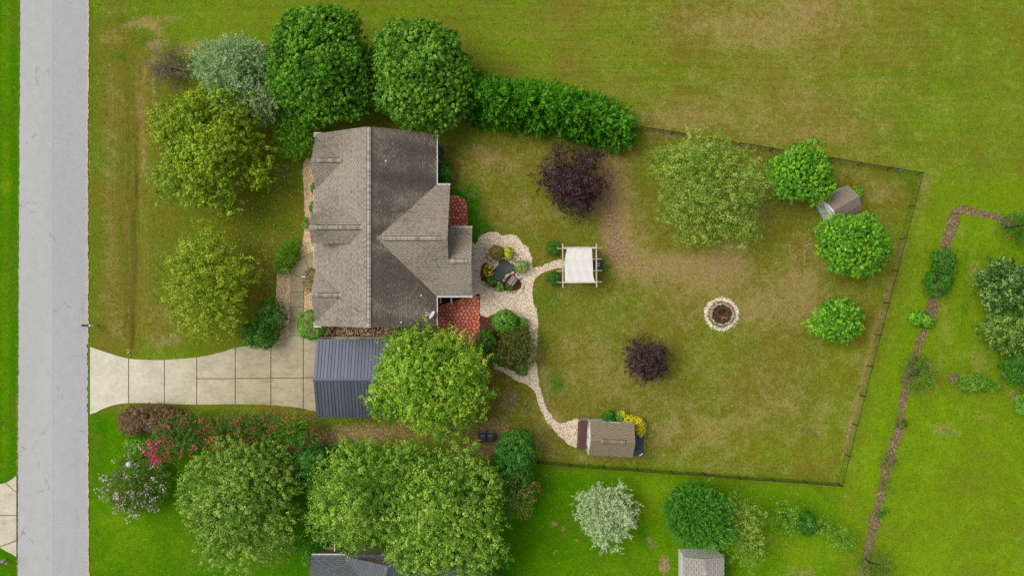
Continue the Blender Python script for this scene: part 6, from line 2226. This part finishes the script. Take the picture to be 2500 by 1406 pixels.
tree('grass_clump', 'grassy green clump in the border, lower of two', [(2159, 1182, 15, 17, .5, .45)], 'bush', M['f_crape'], 387, cat='plant', group='small plants of the mulch border', trunk=.02, spray=(.6, .05, 26, .25, .8), dens=.5)
tree('leaning_plant', 'dark leaning stem plant in the border', [(2146, 1255, 9, 6, .4, .3), (2160, 1246, 8, 5, .6, .25)], 'bush', M['f_dark'], 388, cat='plant', group='small plants of the mulch border', trunk=.02, dens=.7)
crape('crape myrtle with sparse red flowers at the bottom of the border', [(2130, 1375, 32, 26, 1.5, 1.0), (2145, 1392, 26, 20, 1.4, .9)], 389, 'b_red', 8, size=.09)
crape('crape myrtle with coral flowers at the right end of the top border', [(2480, 552, 34, 26, 1.5, 1.1), (2505, 560, 30, 30, 1.6, 1.1)], 391, 'b_red', 9, size=.09, mat='f_dark')
tree('viburnum_tree', 'dark bush-like tree with pale speckled leaf tips at the right edge', [(2450, 690, 58, 56, 2.3, 1.7), (2480, 720, 46, 44, 2.2, 1.5), (2425, 715, 34, 34, 1.8, 1.2)], 'plum', M['f_mountain'], 393, trunk=.11, leaf=1.35, tint_spread=.9)
tree('viburnum_tree', 'moss-green loose tree below the speckled one at the right edge', [(2445, 805, 60, 44, 2.2, 1.6), (2480, 815, 46, 40, 2.2, 1.5), (2405, 805, 34, 30, 1.7, 1.1)], 'plum', M['f_moss'], 394, trunk=.11, leaf=1.35, tint_spread=.8)
tree('dark_tree', 'dark green tree cut by the right edge below the moss-green tree', [(2492, 890, 40, 46, 2.0, 1.5)], 'shrub', M['f_dark'], 395, trunk=.1)
tree('trailing_shrub', 'leaning green shrub beside the round mulch ring', [(2368, 934, 30, 20, .9, .7), (2395, 938, 22, 15, .8, .5), (2425, 946, 18, 7, .7, .3)], 'bush', M['f_vine'], 396, cat='bush', trunk=.03, dens=.8)
tree('edge_shrub', 'light-green shrub cut by the right edge below the leaning shrub', [(2496, 985, 14, 24, .9, .7)], 'bush', M['f_vine'], 397, cat='bush', trunk=.03)
b = thing('bare_sapling', 'almost bare sapling on worn grass in the right garden', 'sapling', tuple(at(2300, 1046)))
m = MB(); m.tube([(0, 0, 0), (.5, -.2, .6), (1.0, -.35, 1.0)], [.035, .025, .012], 6); m.tube([(.5, -.2, .6), (.85, .05, .95)], [.02, .008], 5); m.tube([(.75, -.28, .8), (.9, -.65, 1.0)], [.018, .008], 5); m.build('stem', M['twig'], b)
r = np.random.default_rng(9); n = 90
leaf_quads('crown', np.column_stack([r.uniform(.4, 1.25, n), r.normal(-.25, .16, n), r.uniform(.6, 1.1, n)]), r.normal(0, .4, (n, 3)) + [0, 0, 1], r.normal(0, 1, (n, 3)), r.uniform(.06, .12, n), .6, r.uniform(.3, 1, n), M['f_birch'], b)
b = thing('fallen_branch', 'bare pale branch lying on the back lawn beside a bare patch', 'branch', tuple(at(1958, 1044)))
m = MB()
m.tube([(0, 0, .04), (.6, -.3, .07), (1.3, -.75, .06)], [.035, .025, .012], 6)
m.build('stem', M['twig'], b)
m = MB()
for k in range(14):
    p0 = Vector((.25 + .07 * k, -.1 - .042 * k, .06)); m.tube([p0, p0 + Vector((rnd.uniform(.1, .5), rnd.uniform(-.45, .2), rnd.uniform(0, .12)))], [.015, .006], 4)
m.build('twig', M['twig'], b)

# clippings, straw and weeds lying in the lawn
house_block = pxl([(755, 300), (1160, 300), (1175, 850), (1320, 850), (1320, 930), (755, 1030)])
road_block = pxl([(40, -20), (222, -20), (222, 1420), (40, 1420)])
drive_block = pxl([(200, 835), (990, 810), (990, 1015), (200, 1020)])
lawn_area = pxl([(-10, -10), (2510, -10), (2510, 1416), (-10, 1416)])
holes_ = (house_block, road_block, drive_block, pad)
P = scatter(lawn_area, 2.6, 400, holes_)
chips('dry_grass', P, .012, (.05, .12), tinted('dry_straw', [(0, rgb(150, 130, 76)), (1, rgb(206, 190, 140))], .95, .05), 401, None, .5, .5, .03)
P = scatter(lawn_area, 4.0, 402, holes_)
P = np.concatenate([P, scatter(bord, 9, 405), scatter(pxl([(2262, 722), (2296, 726), (2284, 806), (2250, 806)]), 60, 406)])
P = P[~inside(P, house_block)]
chips('weed', P, .012, (.06, .15), tinted('lawn_weed', [(0, rgb(60, 104, 10)), (1, rgb(118, 150, 40))], .9, .05), 403, None, .6, .6, .05)
print('leaf triangles', n_tri, 'all', sum(sum(len(p.vertices) - 2 for p in o.data.polygons) if len(o.data.polygons) < 3000 else len(o.data.polygons) * 2 for o in bpy.data.objects if o.type == 'MESH'))
